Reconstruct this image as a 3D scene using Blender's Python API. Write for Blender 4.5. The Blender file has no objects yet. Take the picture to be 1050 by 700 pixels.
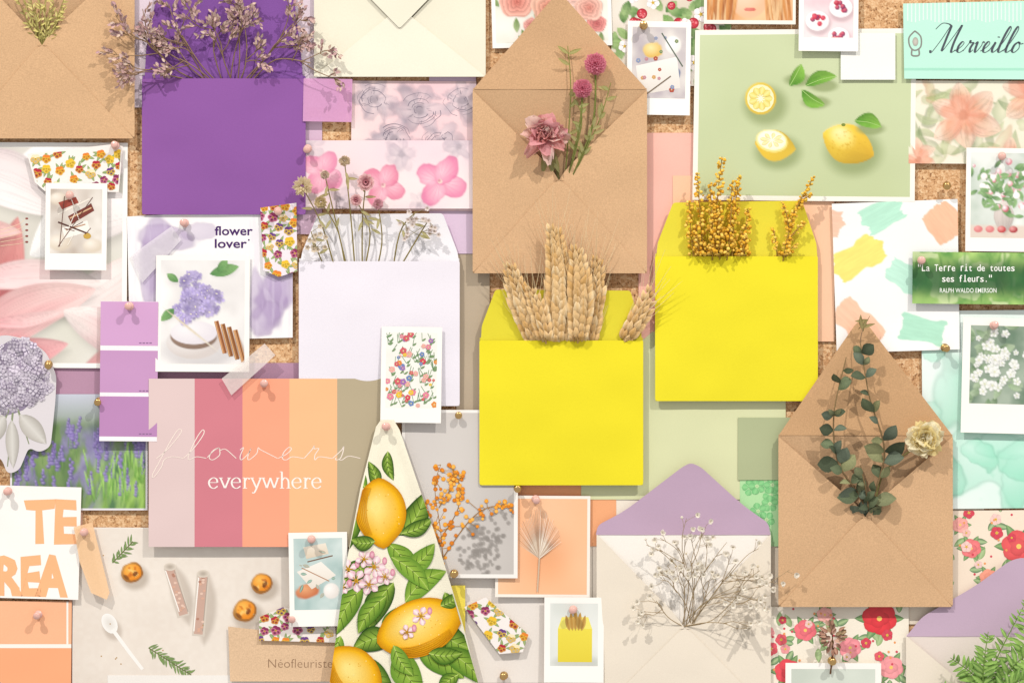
import bpy, math, random
import numpy as np
from mathutils import Vector, noise
from mathutils.geometry import tessellate_polygon
R=random.Random(7)
S=0.001; ZC=1.35; ALB=0.93
def W(x,y,d): return Vector(((x-525)*S,-d*S,(350-y)*S+ZC))
_cc={}
def c(h,k=None):
    if not isinstance(h,str): return h
    key=(h,k)
    if key in _cc: return _cc[key]
    o=[]
    for i in (0,2,4):
        v=int(h[i:i+2],16)/255
        v=v/12.92 if v<=.04045 else ((v+.055)/1.055)**2.4
        o.append(min(.93,v*(k or ALB)))
    _cc[key]=tuple(o); return _cc[key]
def mix(a,b,t):
    a=c(a);b=c(b);t=max(0,min(1,t)); return tuple(a[i]*(1-t)+b[i]*t for i in range(3))
def mul(a,k): a=c(a); return tuple(min(.95,v*k) for v in a)
def nz(x,y,s,seed=0.): return noise.noise(Vector((x/s,y/s,seed*7.31+.37)))
scene=bpy.context.scene
COL=scene.collection
# ---------------------------------------------------------------- materials
def mat(name,rough=.75,spec=.25,speck=.05,spscale=900,bump=.15,bscale=500,trans=0,attr=True,metal=0,base=None,und=0,coat=0,tl=0):
    m=bpy.data.materials.new(name); m.use_nodes=True; n=m.node_tree.nodes; l=m.node_tree.links
    b=n['Principled BSDF']; b.inputs['Roughness'].default_value=rough
    b.inputs['Specular IOR Level'].default_value=spec; b.inputs['Metallic'].default_value=metal
    b.inputs['Coat Weight'].default_value=coat
    tc=n.new('ShaderNodeNewGeometry')
    nt=n.new('ShaderNodeTexNoise'); nt.inputs['Scale'].default_value=spscale; nt.inputs['Detail'].default_value=3
    l.new(tc.outputs['Position'],nt.inputs['Vector'])
    mr=n.new('ShaderNodeMapRange'); mr.inputs[1].default_value=.3; mr.inputs[2].default_value=.7
    mr.inputs[3].default_value=1-speck; mr.inputs[4].default_value=1+speck*.6
    l.new(nt.outputs['Fac'],mr.inputs[0])
    vm=n.new('ShaderNodeVectorMath'); vm.operation='SCALE'
    if attr:
        at=n.new('ShaderNodeAttribute'); at.attribute_name='Col'; l.new(at.outputs['Color'],vm.inputs[0])
    else: vm.inputs[0].default_value=base
    l.new(mr.outputs[0],vm.inputs['Scale']); l.new(vm.outputs[0],b.inputs['Base Color'])
    n2=n.new('ShaderNodeTexNoise'); n2.inputs['Scale'].default_value=bscale; n2.inputs['Detail'].default_value=2
    l.new(tc.outputs['Position'],n2.inputs['Vector'])
    bp=n.new('ShaderNodeBump'); bp.inputs['Strength'].default_value=bump; bp.inputs['Distance'].default_value=.0006
    l.new(n2.outputs['Fac'],bp.inputs['Height'])
    if und>0:
        n3=n.new('ShaderNodeTexNoise'); n3.inputs['Scale'].default_value=14; n3.inputs['Detail'].default_value=1
        l.new(tc.outputs['Position'],n3.inputs['Vector'])
        b2=n.new('ShaderNodeBump'); b2.inputs['Strength'].default_value=und; b2.inputs['Distance'].default_value=.01
        l.new(n3.outputs['Fac'],b2.inputs['Height']); l.new(b2.outputs[0],bp.inputs['Normal'])
    l.new(bp.outputs[0],b.inputs['Normal'])
    if trans>0 or tl>0:
        t=n.new('ShaderNodeBsdfTransparent' if trans>0 else 'ShaderNodeBsdfTranslucent'); mx=n.new('ShaderNodeMixShader'); mx.inputs[0].default_value=trans or tl
        if tl>0: l.new(vm.outputs[0],t.inputs['Color'])
        l.new(b.outputs[0],mx.inputs[1]); l.new(t.outputs[0],mx.inputs[2]); l.new(mx.outputs[0],n['Material Output'].inputs[0])
    return m
M={'paper':mat('coloured_paper',.8,.2,.035,1100,.12,700,und=.3),
   'photo':mat('photo_print',.45,.35,.02,1500,.03,900,und=.22),
   'kraft':mat('kraft_paper',.85,.15,.13,750,.3,600,und=.4),
   'cloth':mat('cotton_cloth',.95,.1,.06,1500,.5,1400),
   'tape':mat('clear_tape',.35,.4,.05,300,.2,120,trans=.42),
   'washi':mat('translucent_tape',.5,.3,.04,600,.1,300,trans=.14),
   'plant':mat('dried_plant',.8,.2,.14,700,.3,900),
   'petal':mat('soft_petal',.9,.08,.08,700,.2,900,tl=.42),
   'brass':mat('brass_pin',.28,.5,.05,500,.02,300,attr=False,metal=1,base=(.62,.4,.16)),
   'pink':mat('rose_resin_pin',.25,.5,.05,500,.02,300,attr=False,base=(.72,.42,.36),coat=.4)}
# ---------------------------------------------------------------- mesh builder
ICO=None
def ico():
    global ICO
    if ICO is None:
        import bmesh
        o=[]
        for k in(1,2):
            bm=bmesh.new(); bmesh.ops.create_icosphere(bm,subdivisions=k,radius=1)
            o.append(([x.co.copy() for x in bm.verts],[[q.index for q in p.verts] for p in bm.faces]))
        ICO=o
    return ICO
class MB:
    def __init__(s): s.v=[];s.f=[];s.k=[]
    def add(s,vs,fs,ks):
        o=len(s.v); s.v+=vs; s.k+=ks; s.f+=[[i+o for i in f] for f in fs]
    def clamp(s,fn):
        for i,v in enumerate(s.v):
            m=fn(v[0],v[1])
            if m is not None and v[2]>m: s.v[i]=Vector((v[0],v[1],m))
        return s
    def tube(s,pts,r0,r1,col,col2=None,sides=5,smooth=True):
        pts=[Vector(p) for p in pts]
        if smooth and len(pts)>2: pts=crom(pts,5)
        n=len(pts); vs=[];fs=[];ks=[]
        col2=col2 or col
        for i,p in enumerate(pts):
            t=(pts[min(i+1,n-1)]-pts[max(i-1,0)])
            if t.length<1e-6: t=Vector((0,-1,0))
            t.normalize(); a=t.cross(Vector((.13,.21,.97)));a.normalize(); b=t.cross(a)
            r=r0+(r1-r0)*i/(n-1)
            for j in range(sides):
                q=2*math.pi*j/sides; vs.append(p+a*math.cos(q)*r+b*math.sin(q)*r); ks.append(mix(col,col2,i/(n-1)))
        for i in range(n-1):
            for j in range(sides):
                k=(j+1)%sides; fs.append([i*sides+j,i*sides+k,(i+1)*sides+k,(i+1)*sides+j])
        s.add(vs,fs,ks)
    def ball(s,p,r,col,axis=None,stretch=1,hi=0,var=.12,col2=None):
        v,f=ico()[hi]; p=Vector(p); k=1+R.uniform(-var,var); vs=[]; ks=[]
        if axis is not None: ax=Vector(axis).normalized()
        for q in v:
            w=q*r
            if axis is not None: w=w+ax*(w.dot(ax)*(stretch-1))
            vs.append(p+w)
            ks.append(mul(mix(col,col2,(.5-q.dot(ax)*.5) if axis is not None else .5+q.y*.5) if col2 else col,k))
        s.add(vs,[list(x) for x in f],ks)
    def leaf(s,p0,p1,w,col,col2=None,lift=0,fold=.25,n=6,side=None,pw=.5,tw=0):
        p0=Vector(p0);p1=Vector(p1);ax=p1-p0;L=ax.length
        if L<1e-4: return
        a=ax/L; sd=a.cross(Vector((0,0,1))) if side is None else Vector(side)
        if sd.length<.1: sd=Vector((1,0,0))
        sd.normalize(); nn=sd.cross(a); nn.normalize()
        if nn.z<0: nn=-nn
        if tw: sd=(sd*math.cos(tw)+nn*math.sin(tw)); nn=sd.cross(a)
        vs=[];ks=[];fs=[]
        col2=col2 or col
        for i in range(n+1):
            u=i/n; ww=w*.5*math.sin(math.pi*min(1,max(0,u**(pw*1.6))))**.8 if 0<i<n else w*.03
            m=p0+ax*u+nn*(lift*math.sin(math.pi*u))
            for v in (-1,0,1):
                vs.append(m+sd*ww*v+nn*(abs(v)*ww*fold)); ks.append(mix(col2,col,abs(v)*.8+.2*u))
        for i in range(n):
            for j in range(2): fs.append([i*3+j,i*3+j+1,i*3+j+4,i*3+j+3])
        s.add(vs,fs,ks)
    def petal(s,cn,az,t,L,Wd,cb,ct,cup=.25,ruf=.0,nu=6,nv=6,lead=0):
        cn=Vector(cn); r=Vector((math.cos(az),math.sin(az),0)); tg=Vector((-math.sin(az),math.cos(az),0)); k=Vector((0,0,1))
        pos=cn+r*lead; vs=[];ks=[];fs=[]; sd=R.random()*50
        for i in range(nu+1):
            u=i/nu; th=t*(.35+.85*u); d=r*math.sin(th)+k*math.cos(th); nrm=r*math.cos(th)-k*math.sin(th)
            if i: pos=pos+d*(L/nu)
            w=Wd*.5*(math.sin(math.pi*(.12+.68*u))**.6)
            for j in range(nv+1):
                v=j/nv*2-1
                edge=-(v*v)*.14*L*u
                q=pos+tg*w*v-nrm*(cup*w*v*v)+d*edge
                if ruf: q=q+nrm*(ruf*u*noise.noise(Vector((v*2+sd,u*2,sd))))+d*(ruf*.6*u*noise.noise(Vector((v*4+sd,u,sd+9))))
                vs.append(q); ks.append(mix(cb,ct,u**1.1*1.1+.15*abs(v)))
        for i in range(nu):
            for j in range(nv): a=i*(nv+1)+j; fs.append([a,a+1,a+nv+2,a+nv+1])
        s.add(vs,fs,ks)
def crom(p,n):
    o=[]
    for i in range(len(p)-1):
        a=p[max(i-1,0)];b=p[i];d=p[i+1];e=p[min(i+2,len(p)-1)]
        for k in range(n):
            t=k/n
            o.append(.5*((2*b)+(d-a)*t+(2*a-5*b+4*d-e)*t*t+(3*b-a-3*d+e)*t**3))
    o.append(p[-1]); return o
def build(name,mb,org,m,parent=None,smooth=True):
    me=bpy.data.meshes.new(name)
    o=W(*org)
    me.from_pydata([((v[0]-org[0])*S,-(v[2]-org[2])*S,-(v[1]-org[1])*S) for v in mb.v],[],mb.f)
    at=me.attributes.new('Col','FLOAT_COLOR','POINT')
    fl=[]
    for k in mb.k: fl+=[k[0],k[1],k[2],1]
    at.data.foreach_set('color',fl)
    if smooth: me.polygons.foreach_set('use_smooth',[True]*len(me.polygons))
    me.materials.append(M[m]); me.update()
    ob=bpy.data.objects.new(name,me); COL.objects.link(ob)
    if parent: ob.parent=parent
    else: ob.location=o
    return ob
def meta(o,label,cat,group=None):
    o['label']=label;o['category']=cat
    if group:o['group']=group
    return o
def empty(name,org,label,cat,group=None):
    e=bpy.data.objects.new(name,None); e.empty_display_size=.02; e.location=W(*org); COL.objects.link(e)
    return meta(e,label,cat,group)
# ---------------------------------------------------------------- soft procedural print (per-vertex colours)
def vn(X,Y,s,seed,octs=3):
    rng=np.random.RandomState(int(abs(seed)*97+13)%99991); lat=rng.rand(64,64); out=0;amp=1.;tot=0
    for o in range(octs):
        x=X/s*2**o+17.3*seed; y=Y/s*2**o+5.1*seed; xi=np.floor(x).astype(int);yi=np.floor(y).astype(int);xf=x-xi;yf=y-yi
        xf=xf*xf*(3-2*xf);yf=yf*yf*(3-2*yf)
        a=lat[yi%64,xi%64];b=lat[yi%64,(xi+1)%64];d=lat[(yi+1)%64,xi%64];e=lat[(yi+1)%64,(xi+1)%64]
        out=out+amp*((a*(1-xf)+b*xf)*(1-yf)+(d*(1-xf)+e*xf)*yf);tot+=amp;amp*=.5
    return np.clip((out/tot-.5)*1.7+.5,0,1)
def sm(x): x=np.clip(x,0,1); return x*x*(3-2*x)
class Ras:
    def __init__(s,q,step=1.3,local=False):
        A,B,C_,D=[np.array(v,float) for v in q]; w=np.linalg.norm(B-A);h=np.linalg.norm(D-A)
        nx=max(2,int(w/step));ny=max(2,int(h/step)); U,V=np.meshgrid(np.linspace(0,1,nx+1),np.linspace(0,1,ny+1))
        P=A[None,None]*((1-U)*(1-V))[...,None]+B*(U*(1-V))[...,None]+C_*(U*V)[...,None]+D*((1-U)*V)[...,None]
        s.PX,s.PY=P[...,0],P[...,1]
        if local: s.X,s.Y=U*w,V*h
        else: s.X,s.Y=s.PX,s.PY
        s.C=np.zeros(U.shape+(3,));s.sd=1
    def comp(s,m,col):
        if isinstance(col,(str,tuple)): col=np.array(c(col))[None,None]
        s.C=s.C*(1-m[...,None])+col*m[...,None]
    def mixc(s,a,b,t): return np.array(c(a))*(1-t[...,None])+np.array(c(b))*t[...,None]
    def noise(s,a,b,sc,seed,octs=3,al=1,gain=1):
        t=np.clip((vn(s.X,s.Y,sc,seed,octs)-.5)*gain+.5,0,1);s.comp(np.full(s.X.shape,float(al)),s.mixc(a,b,t))
    def grad(s,a,b,y0,y1,al=1,ax=1): s.comp(np.full(s.X.shape,float(al)),s.mixc(a,b,np.clip(((s.Y if ax else s.X)-y0)/(y1-y0),0,1)))
    def petal(s,x0,y0,x1,y1,w,c0,c1,bend=0,fe=1.2,al=1,vein=.12,sh=.12,wide=.5,shadow=.18,soff=3,edge=0,vf=9):
        s.sd+=1.37
        dx,dy=x1-x0,y1-y0;L=math.hypot(dx,dy) or 1;e=math.log(.5)/math.log(wide)
        def msk(X,Y,f):
            u=((X-x0)*dx+(Y-y0)*dy)/L**2;uc=np.clip(u,0,1);v=((X-x0)*-dy+(Y-y0)*dx)/L-bend*np.sin(np.pi*uc)
            pr=w/2*np.sin(np.pi*uc**e)**.75
            pr=pr*(1+.12*(vn(uc*3,0*uc,1,s.sd,1)-.5))
            return uc,v,pr,sm((pr-np.abs(v))/f*.8+.3)*(u>-.01)*(u<1.01)
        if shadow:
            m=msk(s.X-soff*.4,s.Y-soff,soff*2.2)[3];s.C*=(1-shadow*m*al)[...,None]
        u,v,pr,m=msk(s.X,s.Y,fe);sd=v/(pr+.5)
        col=s.mixc(c0,c1,np.clip(u*1.1+.25*(vn(u*6,sd*4,1.5,s.sd+2)-.5),0,1))
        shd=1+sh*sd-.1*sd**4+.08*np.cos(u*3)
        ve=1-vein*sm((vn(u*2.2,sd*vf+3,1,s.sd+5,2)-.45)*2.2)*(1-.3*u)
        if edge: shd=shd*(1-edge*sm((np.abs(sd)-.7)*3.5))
        s.comp(m*al,np.clip(col*(shd*ve)[...,None],0,.95))
    def blob(s,x,y,rx,ry=None,col='ffffff',col2=None,rot=0,fe=.15,al=1,wob=0,edge=0,lx=-.3,ly=-.35):
        s.sd+=1.91;ry=ry or rx
        ca,sa=math.cos(rot),math.sin(rot);X=s.X-x;Y=s.Y-y;u=(X*ca+Y*sa)/rx;v=(-X*sa+Y*ca)/ry;r=np.sqrt(u*u+v*v)
        if wob:r=r+wob*(vn(s.X,s.Y,max(rx,ry)*.9,s.sd,3)-.5)
        m=sm((1-r)/fe+.5) if fe<1 else sm(1-r)
        cc=s.mixc(col2 or col,col,np.clip(np.sqrt((u-lx)**2+(v-ly)**2)/1.2,0,1))
        if edge:cc=cc*(1-edge*np.exp(-((r-.93)/.07)**2))[...,None]
        s.comp(m*al,cc)
    def rose(s,x,y,r,c0,c1,n=4.2):
        s.sd+=2.3
        X=s.X-x;Y=s.Y-y;rr=np.hypot(X,Y*1.08)/r;a=np.arctan2(Y,X);w=rr+.14*(vn(s.X,s.Y,r*.8,s.sd)-.5)+.05*np.sin(5*a)
        q=(w**.75*n+.18*np.sin(3*a+rr*4+s.sd)+a/6.283)
        f=q-np.floor(q);shade=.62+.38*sm(f*1.15)
        col=s.mixc(c1,c0,np.clip(rr*1.1,0,1))*shade[...,None]**.8
        s.C*=(1-.2*sm((1.15-w)*3))[...,None]
        s.comp(sm((1-w)/.07),np.clip(col*1.08,0,.95))
    def flower(s,x,y,r,n,c0,c1,cen=None,w=.8,rot=None,**k):
        rot=R.random()*6 if rot is None else rot
        for i in range(n):
            a=rot+i*6.283/n+R.uniform(-.1,.1);l=r*R.uniform(.9,1.08);s.petal(x,y,x+math.cos(a)*l,y+math.sin(a)*l,r*w,c0,c1,wide=.62,**k)
        if cen:s.blob(x,y,r*.15,None,cen,fe=.4)
    def swatch(s,x,y,L,w,rot,col,al=1):
        """straight rough-edged brush mark"""
        s.sd+=1.7;ca,sa=math.cos(rot),math.sin(rot);X=s.X-x;Y=s.Y-y;u=(X*ca+Y*sa);v=(-X*sa+Y*ca)
        e1=L/2+8*(vn(v,v*0,4,s.sd,3)-.5)-.12*np.abs(v)**1.5*.3;e2=w/2+5*(vn(u,u*0,12,s.sd+1,2)-.5)
        m=sm((e1-np.abs(u))/1.6+.5)*sm((e2-np.abs(v))/1.6+.5)
        tx=.94+.1*vn(u*.15,v,1.6,s.sd+2,2);s.comp(m*al,np.clip(np.array(c(col))[None,None]*tx[...,None],0,.94))
# ---------------------------------------------------------------- 2D art as coloured triangles
def area(p): return sum(p[i][0]*p[(i+1)%len(p)][1]-p[(i+1)%len(p)][0]*p[i][1] for i in range(len(p)))/2
class Art:
    def __init__(s,clip=None,frame=None,ras=None):
        if clip and area(clip)<0: clip=clip[::-1]
        s.clip=clip; s.fr=frame; s.el=[]; s.ras=ras
    def T(s,x,y):
        if not s.fr: return (x,y)
        a=s.fr[2];return (s.fr[0]+x*math.cos(a)-y*math.sin(a),s.fr[1]+x*math.sin(a)+y*math.cos(a))
    def put(s,tris):
        out=[]
        for t in tris:
            t=[(*s.T(v[0],v[1]),c(v[2])) for v in t]
            if s.clip:
                P=t
                for i in range(len(s.clip)):
                    a=s.clip[i];b=s.clip[(i+1)%len(s.clip)]; ex=b[0]-a[0];ey=b[1]-a[1]
                    D=[ex*(v[1]-a[1])-ey*(v[0]-a[0]) for v in P]
                    if all(q>=0 for q in D): continue
                    N=[]
                    for j in range(len(P)):
                        k=(j+1)%len(P)
                        if D[j]>=0:N.append(P[j])
                        if (D[j]>=0)!=(D[k]>=0):
                            u=D[j]/(D[j]-D[k]); N.append((P[j][0]+(P[k][0]-P[j][0])*u,P[j][1]+(P[k][1]-P[j][1])*u,tuple(P[j][2][m]*(1-u)+P[k][2][m]*u for m in range(3))))
                    P=N
                    if len(P)<3: break
                if len(P)<3: continue
                for j in range(1,len(P)-1): out.append((P[0],P[j],P[j+1]))
            else: out.append(tuple(t))
        if out: s.el.append(out)
    def poly(s,p,col,col2=None):
        if col2:
            y0=min(q[1] for q in p);y1=max(q[1] for q in p)
            pc=[mix(col,col2,(q[1]-y0)/(y1-y0)) for q in p]
        else: pc=[c(col)]*len(p)
        s.put([[ (p[i][0],p[i][1],pc[i]) for i in t] for t in tessellate_polygon([[Vector((q[0],q[1],0)) for q in p]])])
    def rect(s,x0,y0,x1,y1,col,col2=None): s.poly([(x0,y0),(x1,y0),(x1,y1),(x0,y1)],col,col2)
    def rings(s,out,ctr,cols):
        n=len(out);tr=[]
        R_=[[(ctr[0]+(p[0]-ctr[0])*k,ctr[1]+(p[1]-ctr[1])*k,c(cl)) for p in out] for k,cl in cols]
        for a in range(len(R_)-1):
            for i in range(n):
                j=(i+1)%n; tr.append((R_[a][i],R_[a][j],R_[a+1][j])); tr.append((R_[a][i],R_[a+1][j],R_[a+1][i]))
        for i in range(n):
            j=(i+1)%n; tr.append((R_[-1][i],R_[-1][j],(ctr[0],ctr[1],c(cols[-1][1]))))
        s.put(tr)
    def ell(s,x,y,rx,ry=None,col='ffffff',cc=None,rot=0,n=18,wob=0,hl=(0,0)):
        ry=ry or rx; ca,sa=math.cos(rot),math.sin(rot); sd=R.random()*99; o=[]
        for i in range(n):
            a=2*math.pi*i/n; k=1+(wob*noise.noise(Vector((math.cos(a)*1.5+sd,math.sin(a)*1.5,sd))) if wob else 0)
            u=rx*math.cos(a)*k;v=ry*math.sin(a)*k; o.append((x+u*ca-v*sa,y+u*sa+v*ca))
        s.rings(o,(x+hl[0],y+hl[1]),[(1,col),(.55,mix(col,cc or col,.6)),(.2,cc or col)])
    def leaf(s,x0,y0,x1,y1,w,col,cc=None,bend=0,n=9,wide=.45):
        dx,dy=x1-x0,y1-y0;L=math.hypot(dx,dy) or 1;nx,ny=-dy/L,dx/L;tr=[];cc=cc or col;P=[]
        for i in range(n+1):
            u=i/n;ww=w*.5*(math.sin(math.pi*u**(math.log(.5)/math.log(wide)))**.85 if 0<i<n else 0);b=bend*math.sin(math.pi*u)
            mx,my=x0+dx*u+nx*b,y0+dy*u+ny*b
            P.append(((mx+nx*ww,my+ny*ww,c(col)),(mx,my,c(cc)),(mx-nx*ww,my-ny*ww,mul(col,.86))))
        for i in range(n):
            for j in range(2): tr+= [(P[i][j],P[i+1][j],P[i+1][j+1]),(P[i][j],P[i+1][j+1],P[i][j+1])]
        s.put(tr)
    def line(s,pts,w,col,w2=None,sm=True,nib=None):
        p=[Vector((q[0],q[1])) for q in pts]
        if sm and len(p)>2:p=crom(p,6)
        n=len(p);w2=w if w2 is None else w2;tr=[];E=[]
        for i in range(n):
            t=p[min(i+1,n-1)]-p[max(i-1,0)]
            if t.length<1e-6:t=Vector((1,0))
            t.normalize(); ww=(w+(w2-w)*i/max(1,n-1))*.5
            if nib: ww=.5*(nib[0]+(nib[1]-nib[0])*max(0,t.y if len(nib)>2 else abs(t.y))**1.5)
            E.append(((p[i].x-t.y*ww,p[i].y+t.x*ww,c(col)),(p[i].x+t.y*ww,p[i].y-t.x*ww,c(col))))
        for i in range(n-1): tr+=[(E[i][0],E[i+1][0],E[i+1][1]),(E[i][0],E[i+1][1],E[i][1])]
        s.put(tr)
    def flower(s,x,y,r,n=5,ce='ffffff',ci=None,cen='f0c040',w=.9,rot=None,cr=.22,r0=.1):
        rot=R.random()*6 if rot is None else rot
        for i in range(n):
            a=rot+2*math.pi*i/n
            s.leaf(x+math.cos(a)*r*r0,y+math.sin(a)*r*r0,x+math.cos(a)*r,y+math.sin(a)*r,r*w,ce,ci,wide=.62,n=6)
        if cen: s.ell(x,y,r*cr,r*cr,cen,mul(cen,.7),n=9)
    def text(s,st,x,y,w,h,col,bold=0,shear=0,space=1,jit=0):
        cu=bpy.data.curves.new('t','FONT');cu.body=st;cu.size=1;cu.offset=bold;cu.shear=shear;cu.resolution_u=3;cu.space_character=space
        ob=bpy.data.objects.new('t',cu);COL.objects.link(ob)
        me=bpy.data.meshes.new_from_object(ob.evaluated_get(bpy.context.evaluated_depsgraph_get()))
        bpy.data.objects.remove(ob);bpy.data.curves.remove(cu)
        vs=[v.co.copy() for v in me.vertices];me.calc_loop_triangles()
        xs=[v.x for v in vs];mx,Mx=min(xs),max(xs);sx=w/(Mx-mx);sy=h/.73
        P_=[(x+(v.x-mx)*sx,y-v.y*sy) for v in vs]
        if jit:P_=[(a+jit*nz(a,b,7,3),b+jit*nz(a,b,7,5)) for a,b in P_]
        s.put([[ (*P_[i],col) for i in t.vertices] for t in me.loop_triangles])
        bpy.data.meshes.remove(me)
    def lemon(s,x,y,rx,ry,rot,ce,cm,ch,nub=.18):
        o=[]
        for i in range(30):
            a=2*math.pi*i/30;k=1+nub*max(0,math.cos(a))**14+nub*.5*max(0,-math.cos(a))**14
            u=rx*math.cos(a)*k;v=ry*math.sin(a);o.append((x+u*math.cos(rot)-v*math.sin(rot),y+u*math.sin(rot)+v*math.cos(rot)))
        s.rings(o,(x-rx*.2,y-ry*.25),[(1,ce),(.8,cm),(.45,mix(cm,ch,.5)),(.15,ch)])
    def pansy(s,x,y,r,a,b):
        rot=R.uniform(-.5,.5)
        for k in (-2.2,-.95,.25,2.9,1.57):
            s.ell(x+math.cos(k+rot)*r*.5,y+math.sin(k+rot)*r*.5,r*.52,r*.46,a if k<0 else b,mul(a,.55) if k>=0 else a,n=9)
        s.ell(x,y,r*.2,r*.18,'f4d23c','6a3a20',n=7)
    def tris(s,df,eps,maxe,base=0):
        lev=[];bbs=[];mb=MB();s.top=base+1
        if s.ras is not None:
            r=s.ras;ny,nx=r.PX.shape;px=r.PX.ravel().tolist();py=r.PY.ravel().tolist()
            mb.v=[(a,b,df(a,b)+eps*.8) for a,b in zip(px,py)];mb.k=[tuple(q) for q in r.C.reshape(-1,3).tolist()]
            mb.f=[[j*nx+i,(j+1)*nx+i,(j+1)*nx+i+1,j*nx+i+1] for j in range(ny-1) for i in range(nx-1)]
        for e in s.el:
            xs=[v[0] for t in e for v in t];ys=[v[1] for t in e for v in t];b=(min(xs),min(ys),max(xs),max(ys))
            L=base
            for q,l in zip(bbs,lev):
                if l>=L and not(b[0]>q[2] or q[0]>b[2] or b[1]>q[3] or q[1]>b[3]):L=l+1
            bbs.append(b);lev.append(L);s.top=max(s.top,L+1)
            for t in (subdiv(e,maxe) if maxe else e):
                o=len(mb.v)
                for v in t: mb.v.append((v[0],v[1],df(v[0],v[1])+eps*(L+2)));mb.k.append(v[2])
                a=(t[1][0]-t[0][0])*(t[2][1]-t[0][1])-(t[2][0]-t[0][0])*(t[1][1]-t[0][1])
                mb.f.append([o,o+2,o+1] if a>0 else [o,o+1,o+2])
        return mb
def subdiv(tr,m):
    st=list(tr);o=[];m2=m*m
    while st:
        t=st.pop();b=-1;k=0
        for i in range(3):
            p=t[i];q=t[(i+1)%3];d=(p[0]-q[0])**2+(p[1]-q[1])**2
            if d>b:b=d;k=i
        if b<=m2: o.append(t);continue
        p=t[k];q=t[(k+1)%3];r=t[(k+2)%3];h=((p[0]+q[0])/2,(p[1]+q[1])/2,tuple((p[2][i]+q[2][i])/2 for i in range(3)))
        st+=[(p,h,r),(h,q,r)]
    return o
def sheet(name,pts,df,col,org,m='paper',parent=None,maxe=7,thick=.45,colfn=None):
    tr=[[ (pts[i][0],pts[i][1],c(col)) for i in t] for t in tessellate_polygon([[Vector((q[0],q[1],0)) for q in pts]])]
    tr=subdiv(tr,maxe) if maxe else tr
    mb=MB();idx={}
    def vid(x,y,kk):
        key=(round(x,3),round(y,3))
        if key not in idx:
            idx[key]=len(mb.v);mb.v.append((x,y,df(x,y)));mb.k.append(kk)
        return idx[key]
    for t in tr:
        a=(t[1][0]-t[0][0])*(t[2][1]-t[0][1])-(t[2][0]-t[0][0])*(t[1][1]-t[0][1])
        if abs(a)<1e-6: continue
        ids=[vid(v[0],v[1],c(colfn(v[0],v[1])) if colfn else v[2]) for v in t]
        mb.f.append(ids[::-1] if a>0 else ids)
    n=len(pts)
    for i in range(n):
        a=pts[i];b=pts[(i+1)%n];L=math.hypot(b[0]-a[0],b[1]-a[1]);k=max(1,int(L/(maxe or 50)))
        o=len(mb.v)
        for j in range(k+1):
            x=a[0]+(b[0]-a[0])*j/k;y=a[1]+(b[1]-a[1])*j/k
            kk=mul(c(col),.9);z=df(x,y);mb.v+=[(x,y,z-.02),(x,y,z-thick)];mb.k+=[kk,kk]
        for j in range(k): mb.f.append([o+2*j,o+2*j+1,o+2*j+3,o+2*j+2])
    return build(name,mb,org,m,parent,smooth=True)
def quad(x0,y0,x1,y1,rot=0):
    cx,cy=(x0+x1)/2,(y0+y1)/2;a=math.radians(rot)
    return [(cx+(x-cx)*math.cos(a)-(y-cy)*math.sin(a),cy+(x-cx)*math.sin(a)+(y-cy)*math.cos(a)) for x,y in((x0,y0),(x1,y0),(x1,y1),(x0,y1))]
def inset(p,l,t,r,b):
    A,B,C,D=[Vector(q) for q in p];u=(B-A).normalized();v=(D-A).normalized();u2=(C-D).normalized()
    return [tuple(A+u*l+v*t),tuple(B-u*r+v*t),tuple(C-u2*r-v*b),tuple(D+u2*l-v*b)]
def card(name,pts,d,col,label,cat,lift=.8,curl=.25,m='paper',arts=(),group=None,maxe=7,eps=.03,und=.15,df=None,colfn=None):
    xs=[p[0] for p in pts];ys=[p[1] for p in pts];x0,x1,y0,y1=min(xs),max(xs),min(ys),max(ys);cx=(x0+x1)/2;cy=(y0+y1)/2
    if df is None:
        def df(x,y):
            t=(y-y0)/(y1-y0);s=(x-cx)/(x1-x0)*2
            return d+lift*t*t+curl*s*s*t+und*nz(x,y,50,d)
    org=(cx,cy,d)
    o=sheet(name,pts,df,col,org,m,None,maxe,colfn=colfn);meta(o,label,cat,group)
    base=0
    for nm,a in arts:
        if a.el or a.ras is not None:
            build(nm,a.tris(df,eps,maxe,base),org,m if m in('cloth','kraft','washi') else ('photo' if nm!='lettering' else 'paper'),o,smooth=False);base=a.top+1
    return o
def rnd(pts,r,n=5):
    o=[];N=len(pts)
    for i,p in enumerate(pts):
        rr=r[i] if isinstance(r,(list,tuple)) else r
        P=Vector(p)
        if rr<=0:o.append(tuple(P));continue
        a=(Vector(pts[i-1])-P).normalized();b=(Vector(pts[(i+1)%N])-P).normalized()
        A=P+a*rr;B=P+b*rr
        for k in range(n+1):
            t=k/n;q=A*(1-t)**2+P*2*t*(1-t)+B*t*t;o.append((q.x,q.y))
    return o
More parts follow.
